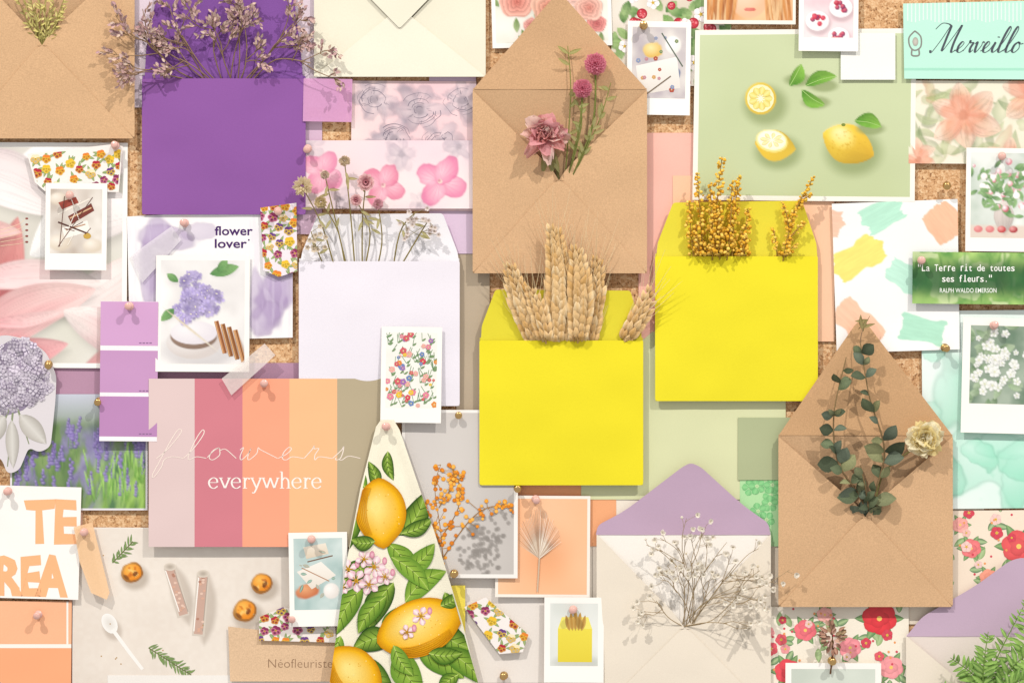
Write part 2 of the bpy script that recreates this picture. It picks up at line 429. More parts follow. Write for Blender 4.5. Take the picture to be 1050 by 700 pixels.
# ---------------------------------------------------------------- setting
def cork():
    me=bpy.data.meshes.new('cork_board');x0,x1,y0,y1=-350,1400,-300,1000
    vs=[W(x0,y0,0),W(x1,y0,0),W(x1,y1,0),W(x0,y1,0),W(x0,y0,-20),W(x1,y0,-20),W(x1,y1,-20),W(x0,y1,-20)]
    me.from_pydata([tuple(v) for v in vs],[],[[3,2,1,0],[0,1,5,4],[1,2,6,5],[2,3,7,6],[3,0,4,7],[4,5,6,7]])
    m=bpy.data.materials.new('cork');m.use_nodes=True;n=m.node_tree.nodes;l=m.node_tree.links;b=n['Principled BSDF'];b.inputs['Roughness'].default_value=.95
    g=n.new('ShaderNodeNewGeometry');v=n.new('ShaderNodeTexVoronoi');v.inputs['Scale'].default_value=330;l.new(g.outputs['Position'],v.inputs['Vector'])
    nn=n.new('ShaderNodeTexNoise');nn.inputs['Scale'].default_value=520;nn.inputs['Detail'].default_value=4;l.new(g.outputs['Position'],nn.inputs['Vector'])
    sp=n.new('ShaderNodeSeparateColor');l.new(v.outputs['Color'],sp.inputs[0])
    ad=n.new('ShaderNodeMath');ad.operation='MULTIPLY_ADD';l.new(sp.outputs[0],ad.inputs[0]);ad.inputs[1].default_value=.4;l.new(nn.outputs['Fac'],ad.inputs[2])
    r=n.new('ShaderNodeValToRGB');l.new(ad.outputs[0],r.inputs[0]);e=r.color_ramp.elements
    e[0].position=.4;e[0].color=(.2,.085,.035,1);e[1].position=.95;e[1].color=(.8,.56,.33,1)
    q=e.new(.54);q.color=(.54,.29,.13,1);q=e.new(.74);q.color=(.68,.41,.21,1)
    l.new(r.outputs[0],b.inputs['Base Color']);bp=n.new('ShaderNodeBump');bp.inputs['Distance'].default_value=.001;bp.inputs['Strength'].default_value=.6
    l.new(ad.outputs[0],bp.inputs['Height']);l.new(bp.outputs[0],b.inputs['Normal'])
    me.materials.append(m);o=bpy.data.objects.new('cork_board_wall',me);COL.objects.link(o);o['kind']='structure'
cork()
def plain(x0,y0,x1,y1,d,col,label,rot=0,**k):
    return card('paper_card',quad(x0,y0,x1,y1,rot),d,col,label,'paper card',lift=k.pop('lift',.3),curl=.1,**k)
plain(655,136,716,350,1.2,'f6bdae','plain salmon pink card behind yellow envelope')
plain(690,180,856,350,1.9,'f8c8a6','plain peach card behind yellow envelope')
plain(468,200,502,425,1.5,'bcab94','plain taupe card behind white envelope')
plain(596,340,806,512,1.6,'d9dcb0','plain sage green card pinned on cork')
plain(757,428,830,492,2.6,'b0b890','plain olive green card beside kraft envelope')
plain(500,488,632,560,1.3,'f2ad7e','plain orange card under yellow envelope')
plain(30,372,312,404,1.4,'b890a8','mauve paper strip behind lilac swatch card')
plain(455,592,560,700,1.3,'eae2da','pale cream card behind small prints')
plain(590,495,800,700,1.1,'f0e5d6','cream backing card behind lilac envelope')
plain(770,500,1010,640,1.2,'ecdfcc','cream backing card behind kraft envelope')
plain(440,78,488,260,1.9,'dcc4da','pale lilac card behind flower print')
plain(286,120,330,240,1.1,'d8b8cf','pink lilac card behind purple envelope')
plain(100,-40,345,110,1.6,'e3d3de','pale lilac backing card behind purple envelope')
# --------------------------------------------------------------- scripts
EXA={'e':([[(0,.12),(.5,.45),(.75,.85),(.5,1.02),(.25,.6),(.35,.1),(.7,0),(1.05,.25)]],1.0),
'l':([[(0,.12),(.5,1.0),(.8,2.1),(.6,2.45),(.38,1.8),(.28,.4),(.5,0),(.95,.25)]],.9),
'f':([[(-.2,.1),(.4,.9),(.9,2.2),(.65,2.5),(.4,1.8),(.15,0),(.0,-1.2),(.2,-1.4),(.45,-.6),(.45,.0),(.95,.25)]],.95),
'o':([[(.0,.2),(.3,.75),(.6,1.0),(.22,.75),(.15,.2),(.5,0),(.88,.4),(.65,.95),(.8,.8),(1.2,.85)]],1.15),
'w':([[(0,.8),(.2,1.0),(.2,.3),(.42,0),(.75,.5),(.8,.95),(.8,.3),(1.0,0),(1.4,.5),(1.35,.98),(1.65,.8)]],1.6),
'r':([[(0,.12),(.35,.85),(.4,1.15),(.5,.9),(.85,.92),(.75,.4),(.9,0),(1.15,.25)]],1.1),
's':([[(0,.12),(.45,.8),(.5,1.1),(.62,.6),(.6,.1),(.3,0),(.25,.18)],[(.55,.02),(.8,.0),(1.2,.3)]],1.1),
'v':([[(0,.8),(.22,1.0),(.3,.3),(.48,0),(.85,.6),(.85,1.0),(1.1,.9)]],1.0),
'i':([[(0,.12),(.38,.98),(.33,.3),(.55,0),(.9,.25)],[(.5,1.5),(.54,1.4)]],.8),
'M':([[(-.6,.2),(-.35,0),(.2,1.2),(.7,2.6),(.75,1.2),(.85,.1),(1.5,1.5),(1.95,2.6),(1.85,1.0),(2.0,0),(2.4,.25)],[(-1.0,2.2),(-.5,2.75),(.3,2.7),(.7,2.5)]],2.35)}
def script(A,st,x,y,u,col,nib,adv=1,shear=.3,hs=1):
    for ch in st:
        ps,w=EXA[ch]
        for i,p in enumerate(ps):
            P_=[(x+(q[0]*hs+q[1]*shear)*u,y-q[1]*u) for q in p]
            if adv>1 and i==len(ps)-1: P_.append((x+w*u*hs*adv,y-.12*u))
            A.line(P_,1,col,nib=nib)
        x+=w*u*hs*adv
    return x
SER={'e':([[(.08,.55),(.8,.55)],[(.8,.55),(.72,.88),(.45,1.02),(.14,.8),(.06,.48),(.2,.12),(.5,-.02),(.82,.2)]],.98),
'v':([[(.08,1),(.45,.02)],[(.86,1),(.5,.02)],[(-.05,1),(.28,1)],[(.68,1),(1.0,1)]],1.0),
'r':([[(.22,1),(.22,0)],[(.04,1),(.26,1)],[(.05,0),(.42,0)],[(.22,.65),(.4,.98),(.62,.95)],[(.6,1),(.6,.85)]],.75),
'y':([[(.08,1),(.48,.02)],[(.86,1),(.35,-.35),(.1,-.42)],[(-.05,1),(.28,1)],[(.68,1),(1.0,1)]],1.0),
'w':([[(.06,1),(.38,.02)],[(.7,1),(.4,.02)],[(.7,1),(1.02,.02)],[(1.36,1),(1.05,.02)],[(-.08,1),(.24,1)],[(1.2,1),(1.5,1)]],1.5),
'h':([[(.2,1.6),(.2,0)],[(.02,1.6),(.22,1.6)],[(.02,0),(.4,0)],[(.2,.7),(.45,1.02),(.75,.75),(.78,0)],[(.6,0),(.97,0)]],1.05)}
def serif(A,st,x,y,u,col,nib,hs=1):
    for ch in st:
        ps,w=SER[ch]
        for p in ps: A.line([(x+q[0]*u*hs,y-q[1]*u) for q in p],1,col,nib=nib)
        x+=w*u*hs
# --------------------------------------------------------------- cards, left side
R.seed(1)
p=quad(-40,146,130,377,.3);q=inset(p,4,5,5,5);Q=Ras(q,1.3)
Q.noise('e9e3dc','d6cdc8',60,3,2);Q.noise('e6e8dc','c3c9ae',45,5,1,al=.35)
Q.blob(60,185,60,30,'cfc6c0',fe=1.5,al=.7);Q.blob(100,320,40,40,'c9b8b2',fe=1.5,al=.6);Q.blob(20,300,30,20,'b9b894',fe=1.5,al=.5)
for a in [(150,165,0,185,58,'f1e3e4','fdfbf9',14),(-60,165,70,220,56,'f0dadd','fcf5f2',-10),(150,215,30,262,66,'f5eae8','fffdfb',18),
          (-45,335,18,222,42,'a9424f','e59d98',14),(-44,240,22,238,22,'d5808a','f8d0ca',-4),
          (150,262,45,318,50,'ecd4d0','fffaf7',-12),(-40,292,104,290,34,'f0bfc2','fdeeea',-10),(-50,385,98,296,52,'d97f8a','fad6d2',-18),(140,380,64,318,44,'e8aab0','fef0ec',12),(-40,400,70,352,38,'cf7480','f2b6b8',-8),(70,400,140,336,34,'dd8e94','fbdcd6',8),(-20,330,66,318,16,'e7a0a6','fcdedb',5)]:
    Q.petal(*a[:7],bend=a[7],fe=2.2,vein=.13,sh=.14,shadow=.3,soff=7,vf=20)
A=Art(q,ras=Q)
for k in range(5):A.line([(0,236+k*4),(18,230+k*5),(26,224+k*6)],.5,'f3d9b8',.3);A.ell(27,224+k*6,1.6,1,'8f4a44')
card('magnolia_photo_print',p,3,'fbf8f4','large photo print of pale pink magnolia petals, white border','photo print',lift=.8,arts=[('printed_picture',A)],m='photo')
# lavender field (out of focus)
p=quad(10,404,151,523);q=inset(p,2,0,2,2);Q=Ras(q,1.2);Q.grad('c9cddb','8c9c84',404,440)
m=sm((Q.Y-420-8*vn(Q.X,Q.Y*0,18,3))/14);Q.comp(m,Q.mixc('5c7a4c','8aa468',vn(Q.X*1.3,Q.Y*.6,16,4)));m=sm((vn(Q.X*1.5,Q.Y*.6,16,6)-.42)*3)*sm((Q.Y-428)/25);Q.comp(m*.75,Q.mixc('7a66a6','a497cc',vn(Q.X,Q.Y,9,7)))
m=sm((Q.X-84)/30)*sm((Q.Y-456)/24);Q.comp(m*.85,Q.mixc('467a2e','a8d068',vn(Q.X*1.6+Q.Y*.4,Q.Y*.4,9,8)))
for i in range(60):
    x=R.uniform(10,150);y=R.uniform(446,514);h=R.uniform(12,24);Q.petal(x,y+8,x+R.uniform(-2,2),y-h*.4,1.4,'466e34','8fb868',shadow=0,fe=1.1,al=.8,vein=0)
    for k in range(5):Q.blob(x+R.uniform(-1.5,1.5),y-h*.3-k*3.2,2.5-k*.25,2.1,R.choice(['6a559a','7d68b0','584888']),R.choice(['a898d4','b3a5da']),fe=.6,al=.85)
for i in range(36):
    x=R.uniform(88,150);y=R.uniform(480,523);Q.petal(x,y,x+R.uniform(-8,8),y-R.uniform(16,34),2.6,'4c8a30','b8e47c',shadow=.08,fe=1.,al=.9)
card('lavender_photo_print',p,3,'e8e4ea','photo print of a lavender field with green stems','photo print',lift=.7,arts=[('printed_picture',Art(q,ras=Q))],m='photo')
# hydrangea cutout
out=[(-20,350),(5,343),(30,348),(48,362),(58,385),(57,410),(54,440),(52,458),(40,464),(30,458),(20,482),(8,486),(2,470),(-20,460)]
A=Art()
A.ell(12,386,39,36,'8d8098','a89ab0',n=30,wob=.25)
for a in [(14,415,8,478),(18,418,30,455),(10,418,-8,462)]: A.line([a[:2],a[2:]],2.2,'8a9472',1)
for a in [(20,425,48,455,20),(5,425,-15,458,20),(12,430,14,480,14)]: A.leaf(*a,'b9b4ac','d8d5cf')
for i in range(380):
    a=R.uniform(0,6.28);r=math.sqrt(R.random());x=12+r*(38+5*math.sin(a*5))*math.cos(a);y=386+r*(37+4*math.sin(a*4))*math.sin(a)
    if x<-18:continue
    cl=.5+.5*math.cos(x*.42+1)*math.cos(y*.4)
    k=(1.12-.3*r*max(0,math.sin(a)))*R.uniform(.8,1.1)*(.72+.36*cl);A.flower(x,y,R.uniform(2.4,5),4,mul(R.choice(['b5a6c0','a393b0','c9bdd0','9688a4','d4cbda','b0a8b8']),k),mul('ddd4e0',k),None if i%2 else '7c7090',.95,cr=.14)
card('hydrangea_cutout',rnd(out,6),6.5,'dcd6da','cut-out paper hydrangea head in greyed lilac','paper cut-out',lift=1.5,arts=[('printed_picture',A)],m='photo')
def pansy_art(A,x0,y0,x1,y1,n,r=6,sp=1.75):
    pts=[]
    for i in range(n*25):
        x=R.uniform(x0,x1);y=R.uniform(y0,y1)
        if all((x-a)**2+(y-b)**2>(r*sp)**2 for a,b in pts):
            pts.append((x,y))
            if len(pts)>=n:break
    for x,y in pts:
        for k in range(3):
            a=R.uniform(0,6.28);A.leaf(x,y,x+math.cos(a)*r*1.6,y+math.sin(a)*r*1.6,r*.5,'7f9a5a','a4b87c')
    for x,y in pts:
        a,b=R.choice([('f2c22e','f6d24e'),('6b3f84','f0c83c'),('b5263c','e8a23c'),('8a2a58','d97a9c'),('f4e6c0','e9b830'),('e8842c','f3c03c')]);A.pansy(x,y,r*R.uniform(.75,1.),a,b)
cl=[(30,159),(116,150),(124,152),(121,195),(46,194),(38,186)]
A=Art(cl);pansy_art(A,36,158,124,194,30,5.6)
card('floral_paper_ribbon',[(28,158),(116,148),(126,150),(122,197),(46,196),(36,187)],7,'f4ece6','white paper ribbon printed with pansies, notched end','paper ribbon',lift=1,arts=[('printed_flowers',A)])
def instant(x0,y0,x1,y1,d,rot,label,draw,m=(5,6,5,17),lift=1.5,col='fbf8f2',bg='d8d0c8'):
    p=quad(x0,y0,x1,y1,rot);q=inset(p,*m);Q=Ras(q,1.0,local=True);A=Art(q,frame=(q[0][0],q[0][1],math.radians(rot)),ras=Q)
    w=x1-x0-m[0]-m[2];h=y1-y0-m[1]-m[3];Q.C[:]=np.array(c(bg));draw(A,w,h,Q)
    return card('instant_photo',p,d,col,label,'instant photo',lift=lift,curl=.3,m='photo',arts=[('printed_picture',A)],group='instant photos pinned to the board')
def d1(A,w,h,Q):
    Q.noise('eee8e0','bfb1a4',24,1.5)
    for x,y,r in((10,55,12),(44,58,10),(8,10,9)):Q.blob(x,y,r,r*.7,'d9cbb8','f3ebdf',fe=.5)
    A.poly([(8,14),(26,8),(29,14),(12,21)],'9c4638');A.poly([(18,28),(42,15),(45,22),(22,36)],'7a3a30');A.line([(20,30),(42,19)],1.4,'d9b28a')
    A.poly([(12,40),(38,32),(41,43),(15,51)],'f5f0e8');A.line([(16,42),(36,36)],1.2,'b78a6a');A.line([(8,26),(40,10)],1.6,'efe6da');A.line([(8,34),(40,46)],1.6,'54302a');A.ell(38,48,4,3,'c8a24a')
    for k in range(9):A.line([(R.uniform(5,46),R.uniform(5,60)),(R.uniform(5,46),R.uniform(5,60))],.7,R.choice(['8a5a4a','f4ece0','6a4034']))
instant(47,188,110,277,9,.5,'instant photo of red ribbons and tools on a table',d1)
# flower lover card
p=[(130,222),(300,213),(300,346),(133,350)];Q=Ras(p,1.3);Q.noise('fbf9f8','f6f3f4',60,4.1,2)
for b in((160,262,16,44,.05,.7),(152,290,9,40,-.05,.6),(170,243,30,11,.05,.6),(205,238,18,8,0,.45),(278,306,21,34,.05,.85),(270,326,16,18,.1,.7),(288,292,12,22,0,.7),(262,300,8,30,0,.6)):
    Q.blob(b[0],b[1],b[2],b[3],'a992bb','bca9cc',rot=b[4],fe=.3,al=b[5],wob=.8,edge=.12)
m=sm((vn(Q.X*2.2,Q.Y*.25,6,8.8,2)-.45)*3)*((Q.X>255)|(Q.X<172));Q.comp(m*.28,'ddd2e6')
L=Art();L.text('flower',220,241,39,9.5,'4a2a66',bold=.02);L.text('lover',220,254,33,9.5,'4a2a66',bold=.02);L.ell(255,246,.9,.9,'4a2a66')
card('flower_lover_card',p,4,'faf8f6','white card with lilac brush strokes and purple words','greeting card',lift=.8,arts=[('painted_wash',Art(p,ras=Q)),('lettering',L)])
p=[(267,213),(304,208),(305,278),(286,284),(270,277)];A=Art(p);pansy_art(A,266,210,306,284,30,5.6)
card('floral_paper_ribbon',p,7,'f0e4ea','short white paper ribbon printed with pansies','paper ribbon',lift=1.2,arts=[('printed_flowers',A)])
def d2(A,w,h,Q):
    Q.noise('f8f6f4','dedad9',30,3.3);Q.blob(40,92,40,16,'cfcbcc','dedada',fe=.6,al=.8)
    Q.blob(34,84,28,17,'d5ccc8','f2efef',fe=.08);Q.blob(34,78,24,13,'8a7264','a98f80',fe=.1);Q.blob(34,74,24,12,'e6e0e6','f6f3f5',fe=.08)
    for i in range(150):
        a=R.uniform(0,6.28);r=R.random()**.55*(22+7*math.sin(a*3+1));k=R.uniform(.68,1.15)
        Q.flower(38+r*math.cos(a)*1.05,40+r*.95*math.sin(a),R.uniform(3.5,6.2),R.choice((4,5)),mul(R.choice(['8f7fc0','a595d0','7d6cb0','bdb0de']),k),mul('cdc0ea',k),'f2e9c8' if i%2 else None,.8,fe=1.1,shadow=.2,soff=1.6,vein=.08)
    for a in [(50,14,80,6,12),(14,50,0,62,10),(58,12,68,-2,9),(18,22,6,14,8)]:Q.petal(*a,'4e8048','8ab874',fe=.8,vein=.2)
    for k in range(4):
        x=57+k*6.5;y=62+k*3;Q.petal(x+2,y+3,x+12,y+34,5,'b9a79c','b9a79c',shadow=0,fe=3);A.line([(x,y),(x+9,y+33)],4.6,R.choice(['b4754a','c48c5c','a06a3e']));A.line([(x+1,y),(x+10,y+33)],1,'7d4a28');A.line([(x-1.4,y),(x+7.4,y+33)],.9,'dcae7c')
    Q.petal(2,48,60,94,3,'d8c8b0','efe6d6',shadow=.1)
instant(160,262,256,381,7.5,.3,'instant photo of purple flowers in a cup beside cinnamon',d2,m=(5,5,5,8))
p=quad(103,309,162,452,.5);A=Art(inset(p,0,0,0,0))
for y0,y1,cl in((309,354,'d3a3cf'),(359,402,'c797c4'),(406,447,'bb88ba')):A.poly([(102,y0),(163,y0+.5),(163,y1+.5),(102,y1)],cl)
for y in(351,400,444):
    for k in range(4):A.rect(143+k*3.5,y,145.5+k*3.5,y+1.2,'8d6a92')
card('paint_swatch_card',p,8.5,'f7f1f5','lilac paint swatch card with white bars','paint swatch',lift=2,arts=[('colour_bars',A)])
p=quad(153,388,391,560,0);A=Art(p)
for x0,x1,cl in((153,200,'e0c8c6'),(200,249,'d27e8a'),(249,297,'f7a584'),(297,346,'f9be8c'),(346,391,'b7a98c')):A.rect(x0,388,x1,560,cl)
L=Art(p);script(L,'flowers',163,471,12.5,'f6e6dc',(.65,.95),adv=2.02,hs=1.05,shear=.4)
serif(L,'everywhere',214,500,10.5,'fbf3ec',(.7,1.9),hs=1.12)
card('palette_poster',p,10,'efe4da','poster of five pink, peach and taupe stripes with words','poster',lift=1,arts=[('colour_stripes',A),('lettering',L)])
p=quad(-30,498,82,613,1.5);A=Art(inset(p,1,2,1,2));A.text('TE',25,555,54,43,'fbb987',bold=.05,jit=3.5);A.text('REA',-4,610,76,41,'fbb987',bold=.05,jit=3.5)
card('lettered_card',p,6,'faf6f1','white card with big cut orange letters','lettered card',lift=1.5,arts=[('lettering',A)])
card('washi_tape',[(76,540),(95,535),(113,607),(110,614),(94,607),(82,575)],9,'f6cc9f','strip of gold orange washi tape','tape',lift=2,m='washi',maxe=7)
p=quad(-30,616,73,720,.5);A=Art(inset(p,0,0,0,0));A.rect(-30,660,80,664,'fbf3ea');A.rect(-30,664,80,730,'f7ac7e');A.rect(68,616,70,660,'fbf3ea')
card('paint_swatch_card',p,5,'f9ba92','orange paint swatch card with white bar','paint swatch',lift=1,arts=[('colour_bars',A)])
plain(70,505,84,700,1.9,'e4b7a0','narrow coral card behind orange swatch')
# food photo
p=quad(74,541,346,702,.2);q=inset(p,1,1,1,1);Q=Ras(q,1.2);Q.noise('f2e9de','e0d4c8',90,8,3);Q.noise('ebe1d6','e4d8cc',4,2.5,1,al=.4)
A=Art(q,ras=Q)
def tart(x,y,r):
    Q.blob(x+3,y+5,r*1.35,r*1.2,'9d8c79',fe=.6,al=.6);Q.blob(x,y,r*1.08,r*1.02,'9a6428','e0a858',fe=.1,wob=.15);Q.blob(x+.5,y-.5,r*.84,r*.78,'ea8c1c','fcc058',fe=.12,wob=.1)
    for k in range(9):Q.blob(x+R.uniform(-.45,.45)*r,y+R.uniform(-.42,.42)*r,r*.22,r*.12,R.choice(['d0701a','fcd078','c4620f','f8b03c']),rot=R.uniform(0,3),fe=.5,al=.8)
    Q.blob(x+r*.3,y+r*.1,r*.2,r*.3,'5a2c12','8a4a1c',fe=.6,wob=.6,rot=.5,al=.9);Q.blob(x-r*.55,y+r*.45,r*.35,r*.16,'6a3a16',rot=.7,fe=.6,al=.8)
tart(135,587,10.5);tart(268,598,10.5);tart(251,626,11.5)
for (x0,y0,x1,y1) in((174,581,188,632),(208,588,203,652)):
    Q.petal(x0+5,y0-2,x1+6,y1+10,24,'b3a495','b3a495',fe=6,al=.6,shadow=0,vein=0)
    A.line([(x0,y0),(x1,y1)],13,'d5cabd');A.line([(x0,y0+2),(x1,y1-2)],9,'cba898');A.line([(x0-4.5,y0+4),(x1-4.5,y1-5)],1.2,'f8f3ec');A.line([(x0+4.5,y0+4),(x1+4.5,y1-5)],.8,'aea093')
    for k in range(16):
        t=R.random();A.ell(x0+(x1-x0)*t+R.uniform(-3.5,3.5),y0+(y1-y0)*t,1.7,1.3,R.choice(['e6c6b4','b58470','d9ab94']),n=7)
    A.ell(x0,y0,6.5,4,'e2d7c9','b8ac9e')
Q.blob(115,645,9,12,'b3a495',rot=-.5,fe=.6,al=.6);A.ell(112,639,7.5,11,'f8f6f2','e6e1da',rot=-.5);A.line([(115,645),(132,668),(146,686)],4,'f6f3ee',3.2)
for (x0,y0,x1,y1,n) in((115,577,136,555,9),(152,664,196,692,16)):
    A.line([(x0,y0),(x1,y1)],1.2,'6b6a40')
    for k in range(n*2):
        t=k/(n*2);x=x0+(x1-x0)*t;y=y0+(y1-y0)*t;a=math.atan2(y1-y0,x1-x0)+(1 if k%2 else -1)*R.uniform(.5,1.1);l=R.uniform(6,11);A.leaf(x,y,x+math.cos(a)*l,y+math.sin(a)*l,2,R.choice(['5a7a3c','6d8a4a','486a30']),'8fa868')
for i in range(14):A.ell(R.uniform(100,330),R.uniform(560,690),.8,.8,'b9925c',n=5)
card('food_photo_print',p,3,'efe8e0','photo print of small tarts, jars, spoon and rosemary','photo print',lift=.6,arts=[('printed_picture',A)],m='photo')
plain(110,692,345,740,4.2,'f1ece6','white card edge under food photo')
A=Art();A.text('Néofleuriste',275,684,66,9.5,'9a7a60',bold=-.012)
card('kraft_label',[(234,642),(344,654),(344,698),(236,698)],6,'e0bf9c','kraft paper label with thin printed name','paper label',lift=1,m='kraft',arts=[('lettering',A)])
p=[(266,632),(290,622),(343,632),(345,658),(266,656)];A=Art(p);pansy_art(A,266,624,344,657,30,5.6)
card('floral_paper_ribbon',p,8,'efe6e0','white paper ribbon with pansies above kraft label','paper ribbon',lift=1,arts=[('printed_flowers',A)])
def d3(A,w,h,Q):
    Q.noise('d4e2df','9ebbb8',20,9.5);Q.blob(14,54,11,8,'c9744a','e9a878',fe=.3,wob=.4);Q.blob(38,54,8,8,'e9e2dc','fbf8f4',fe=.2)
    A.poly([(3,34),(28,24),(43,38),(18,52)],'f6f2ea','e6dccf');A.poly([(10,9),(33,5),(36,16),(13,21)],'efe6d6','dccbb4');A.line([(8,30),(36,44)],1,'b78a6a');A.line([(14,24),(40,18)],1.2,'7b5a44')
    for i in range(9):x=R.uniform(4,42);y=R.uniform(8,60);A.leaf(x,y,x+R.uniform(-9,9),y+R.uniform(-9,9),3,R.choice(['7fa090','c9a08a','5b7a70']),'a8c4b4')
instant(297,545,357,641,13,-1,'instant photo of craft papers on a teal table',d3,bg='b4cfcc')
# --------------------------------------------------------------- top and centre
def wc(Q,x,y,r,cols,n=6,al=.6,hi='f7e6e8',ink=.6):
    """loose watercolour blossom: overlapping translucent washes"""
    rot=R.random()*6
    for k in range(n+3):
        a=rot+k*6.283/n+R.uniform(-.25,.25);l=r*R.uniform(.3,.62);cl=R.choice(cols)
        Q.blob(x+math.cos(a)*l,y+math.sin(a)*l,r*R.uniform(.38,.55),r*R.uniform(.22,.34),cl,mix(cl,hi,.6),rot=a,fe=.5,al=al*R.uniform(.7,1.1),wob=.7,edge=.12)
    for k in range(n):
        a=rot+k*6.283/n+R.uniform(-.3,.3);Q.petal(x+math.cos(a)*r*.1,y+math.sin(a)*r*.1,x+math.cos(a)*r*.8,y+math.sin(a)*r*.8,r*.1,mul(cols[0],.7),cols[0],shadow=0,fe=2,al=al*ink,vein=0)
    Q.blob(x,y,r*.17,None,mul(cols[0],.6),mul(cols[0],.8),fe=.8,al=al,wob=.6)
def inkrose(A,x,y,r,col):
    for k in range(9):
        rr=r*(.95-k*.1);b=R.uniform(0,6.3);sp=R.uniform(1.2,2.4);A.line([(x+math.cos(b+sp*t/5)*rr*(1+.08*math.sin(t*2)),y+math.sin(b+sp*t/5)*rr*.88) for t in range(6)],R.uniform(.5,.9),col,.25)
    for k in range(14):
        b=R.uniform(0,6.3);r0=r*R.uniform(.3,.7);A.line([(x+math.cos(b)*r0,y+math.sin(b)*r0*.88),(x+math.cos(b+.1)*(r0+r*.2),y+math.sin(b+.1)*(r0+r*.2)*.88)],.35,col,.15)
p=quad(360,83,488,216,.3);Q=Ras(p,1.2);Q.noise('f1c8cf','f8e0de',60,2.2,2)
for i in range(24):
    x=R.uniform(362,486);y=R.uniform(85,205);a=R.uniform(0,6.3);Q.petal(x,y,x+math.cos(a)*22,y+math.sin(a)*22,8,'9c90a0','dccdd4',al=.5,vein=.3,shadow=0,fe=2.5)
G=((384,102,26),(430,112,30),(474,103,26),(404,142,24),(450,146,24),(482,168,22),(372,160,20))
for a in G:wc(Q,*a,cols=('a89ba8','b7aab6','9f929f'),al=.55)
A=Art(p,ras=Q)
for x,y,r in G:inkrose(A,x,y,r*.75,'857a8a')
card('floral_print_paper',p,2.8,'f0d0d4','pink paper painted with soft grey watercolour blossoms','patterned paper',lift=.6,arts=[('printed_flowers',A)],m='photo')
p=quad(291,144,485,214,0);Q=Ras(p,1.1);Q.noise('edd3dd','f8e6e6',40,6.1,2)
for a in((315,150,20),(412,158,20),(470,150,18),(350,205,17),(430,210,14)):wc(Q,*a,cols=('b5a8b6','c0b2be'),al=.4)
for (x,y,r,cl) in((330,176,22,'e884ac'),(393,190,22,'e6789c'),(451,186,26,'e878a6'),(300,160,11,'ee9cbc')):
    for i in range(4):
        a=.5+i*1.5708+R.uniform(-.1,.1);Q.blob(x+math.cos(a)*r*.52,y+math.sin(a)*r*.5,r*.55,r*.45,cl,'f9c8d6',rot=a,fe=.16,al=.85,wob=.35,edge=.1)
        for k in(-.4,-.15,.12,.38):Q.petal(x,y,x+math.cos(a+k)*r*.95,y+math.sin(a+k)*r*.9,1.3,mul(cl,.8),cl,shadow=0,al=.4,vein=0)
    Q.blob(x,y,2.4,None,'f6e0d4','c8708c',fe=.4)
card('hydrangea_vellum',p,5,'f3dde3','translucent pink vellum sheet printed with pink hydrangeas','vellum sheet',lift=.8,arts=[('printed_flowers',Art(p,ras=Q))],m='photo')
card('washi_tape',quad(311,81,361,125,1),7,'dba0cc','square of bright pink translucent tape','tape',lift=.6,m='washi')
p=quad(504,-30,627,48,-1.5);q=inset(p,4,2,4,5);Q=Ras(q,1.1);Q.noise('f6f2ea','dfe3d3',26,8.8,2)
for i in range(22):
    x=R.uniform(510,620);y=R.uniform(0,46);a=R.uniform(0,6.3);Q.petal(x,y,x+math.cos(a)*16,y+math.sin(a)*16,7,'6f8a4c','b0c48e',fe=1.2,shadow=.1)
for a in((530,2,18,'f4b8a6','cc6f62'),(612,24,10,'ee9f98','b85a5c'),(545,26,9,'f3b8ae','cb7068'),(588,-8,17,'f8dace','e0988a'),(604,8,15,'f6c9b8','d28274'),(563,8,19,'f3c2aa','d68670')):Q.rose(*a)
card('rose_photo_print',p,3,'f8f5f0','photo print of pink and peach roses behind kraft envelope','photo print',arts=[('printed_picture',Art(q,ras=Q))],m='photo')
p=quad(627,-30,750,88,0);Q=Ras(p,1.3);Q.noise('f2e9de','ddd1be',30,2.7,2)
for i in range(70):
    x=R.uniform(627,750);y=R.uniform(-5,88);a=R.uniform(0,6.3);Q.petal(x,y,x+math.cos(a)*17,y+math.sin(a)*17,10,R.choice(['4d7a3c','6f9a4e','8cab64','466e38']),'a8c484',fe=.9,vein=.2,shadow=.12,soff=2)
A=Art(p,ras=Q)
for i in range(34):
    x=R.uniform(630,748);y=R.uniform(-5,86);r=R.uniform(3.5,6)
    if i%3:
        A.ell(x,y,r,r,'a81e34','d84450');[A.ell(x+R.uniform(-.65,.65)*r,y+R.uniform(-.65,.65)*r,r*.28,None,R.choice(['c4283e','e0606c','b01c30']),'f08a90',n=7) for _ in range(9)]
    else:A.flower(x,y,r*1.5,5,'f7ecec','fff8f6','e6c050')
card('berry_print_paper',p,2,'e8dccf','cream paper printed with raspberries, leaves and blossom','patterned paper',lift=.5,arts=[('printed_flowers',A)],m='photo')
def d4(A,w,h,Q):
    Q.noise('ece6df','bdb3b8',20,4.4);Q.blob(22,24,10,8,'e0b85c','f6e6a8',fe=.3,wob=.4);Q.blob(38,48,11,8,'6f7c9c','9fabc8',fe=.3,wob=.4);Q.blob(16,58,9,8,'cf9cac','eccad2',fe=.3,wob=.4);Q.blob(42,18,8,9,'f0ece6','ffffff',fe=.3)
    A.poly([(4,40),(46,30),(50,62),(8,70)],'f6f3ed','e3dbd2')
    for i in range(14):x=R.uniform(6,48);y=R.uniform(10,68);A.flower(x,y,R.uniform(1.5,3.2),5,R.choice(['d8a460','c98a9a','8a9ac0','b8503c','7a9468']),None,'f3e0a0')
    A.line([(6,76),(40,50)],1.2,'7d6b58');A.line([(30,6),(52,40)],1.2,'5b6a5a')
instant(643,22,708,118,5.5,1,'instant photo of a crafting table with flowers',d4,bg='cdc4c0')
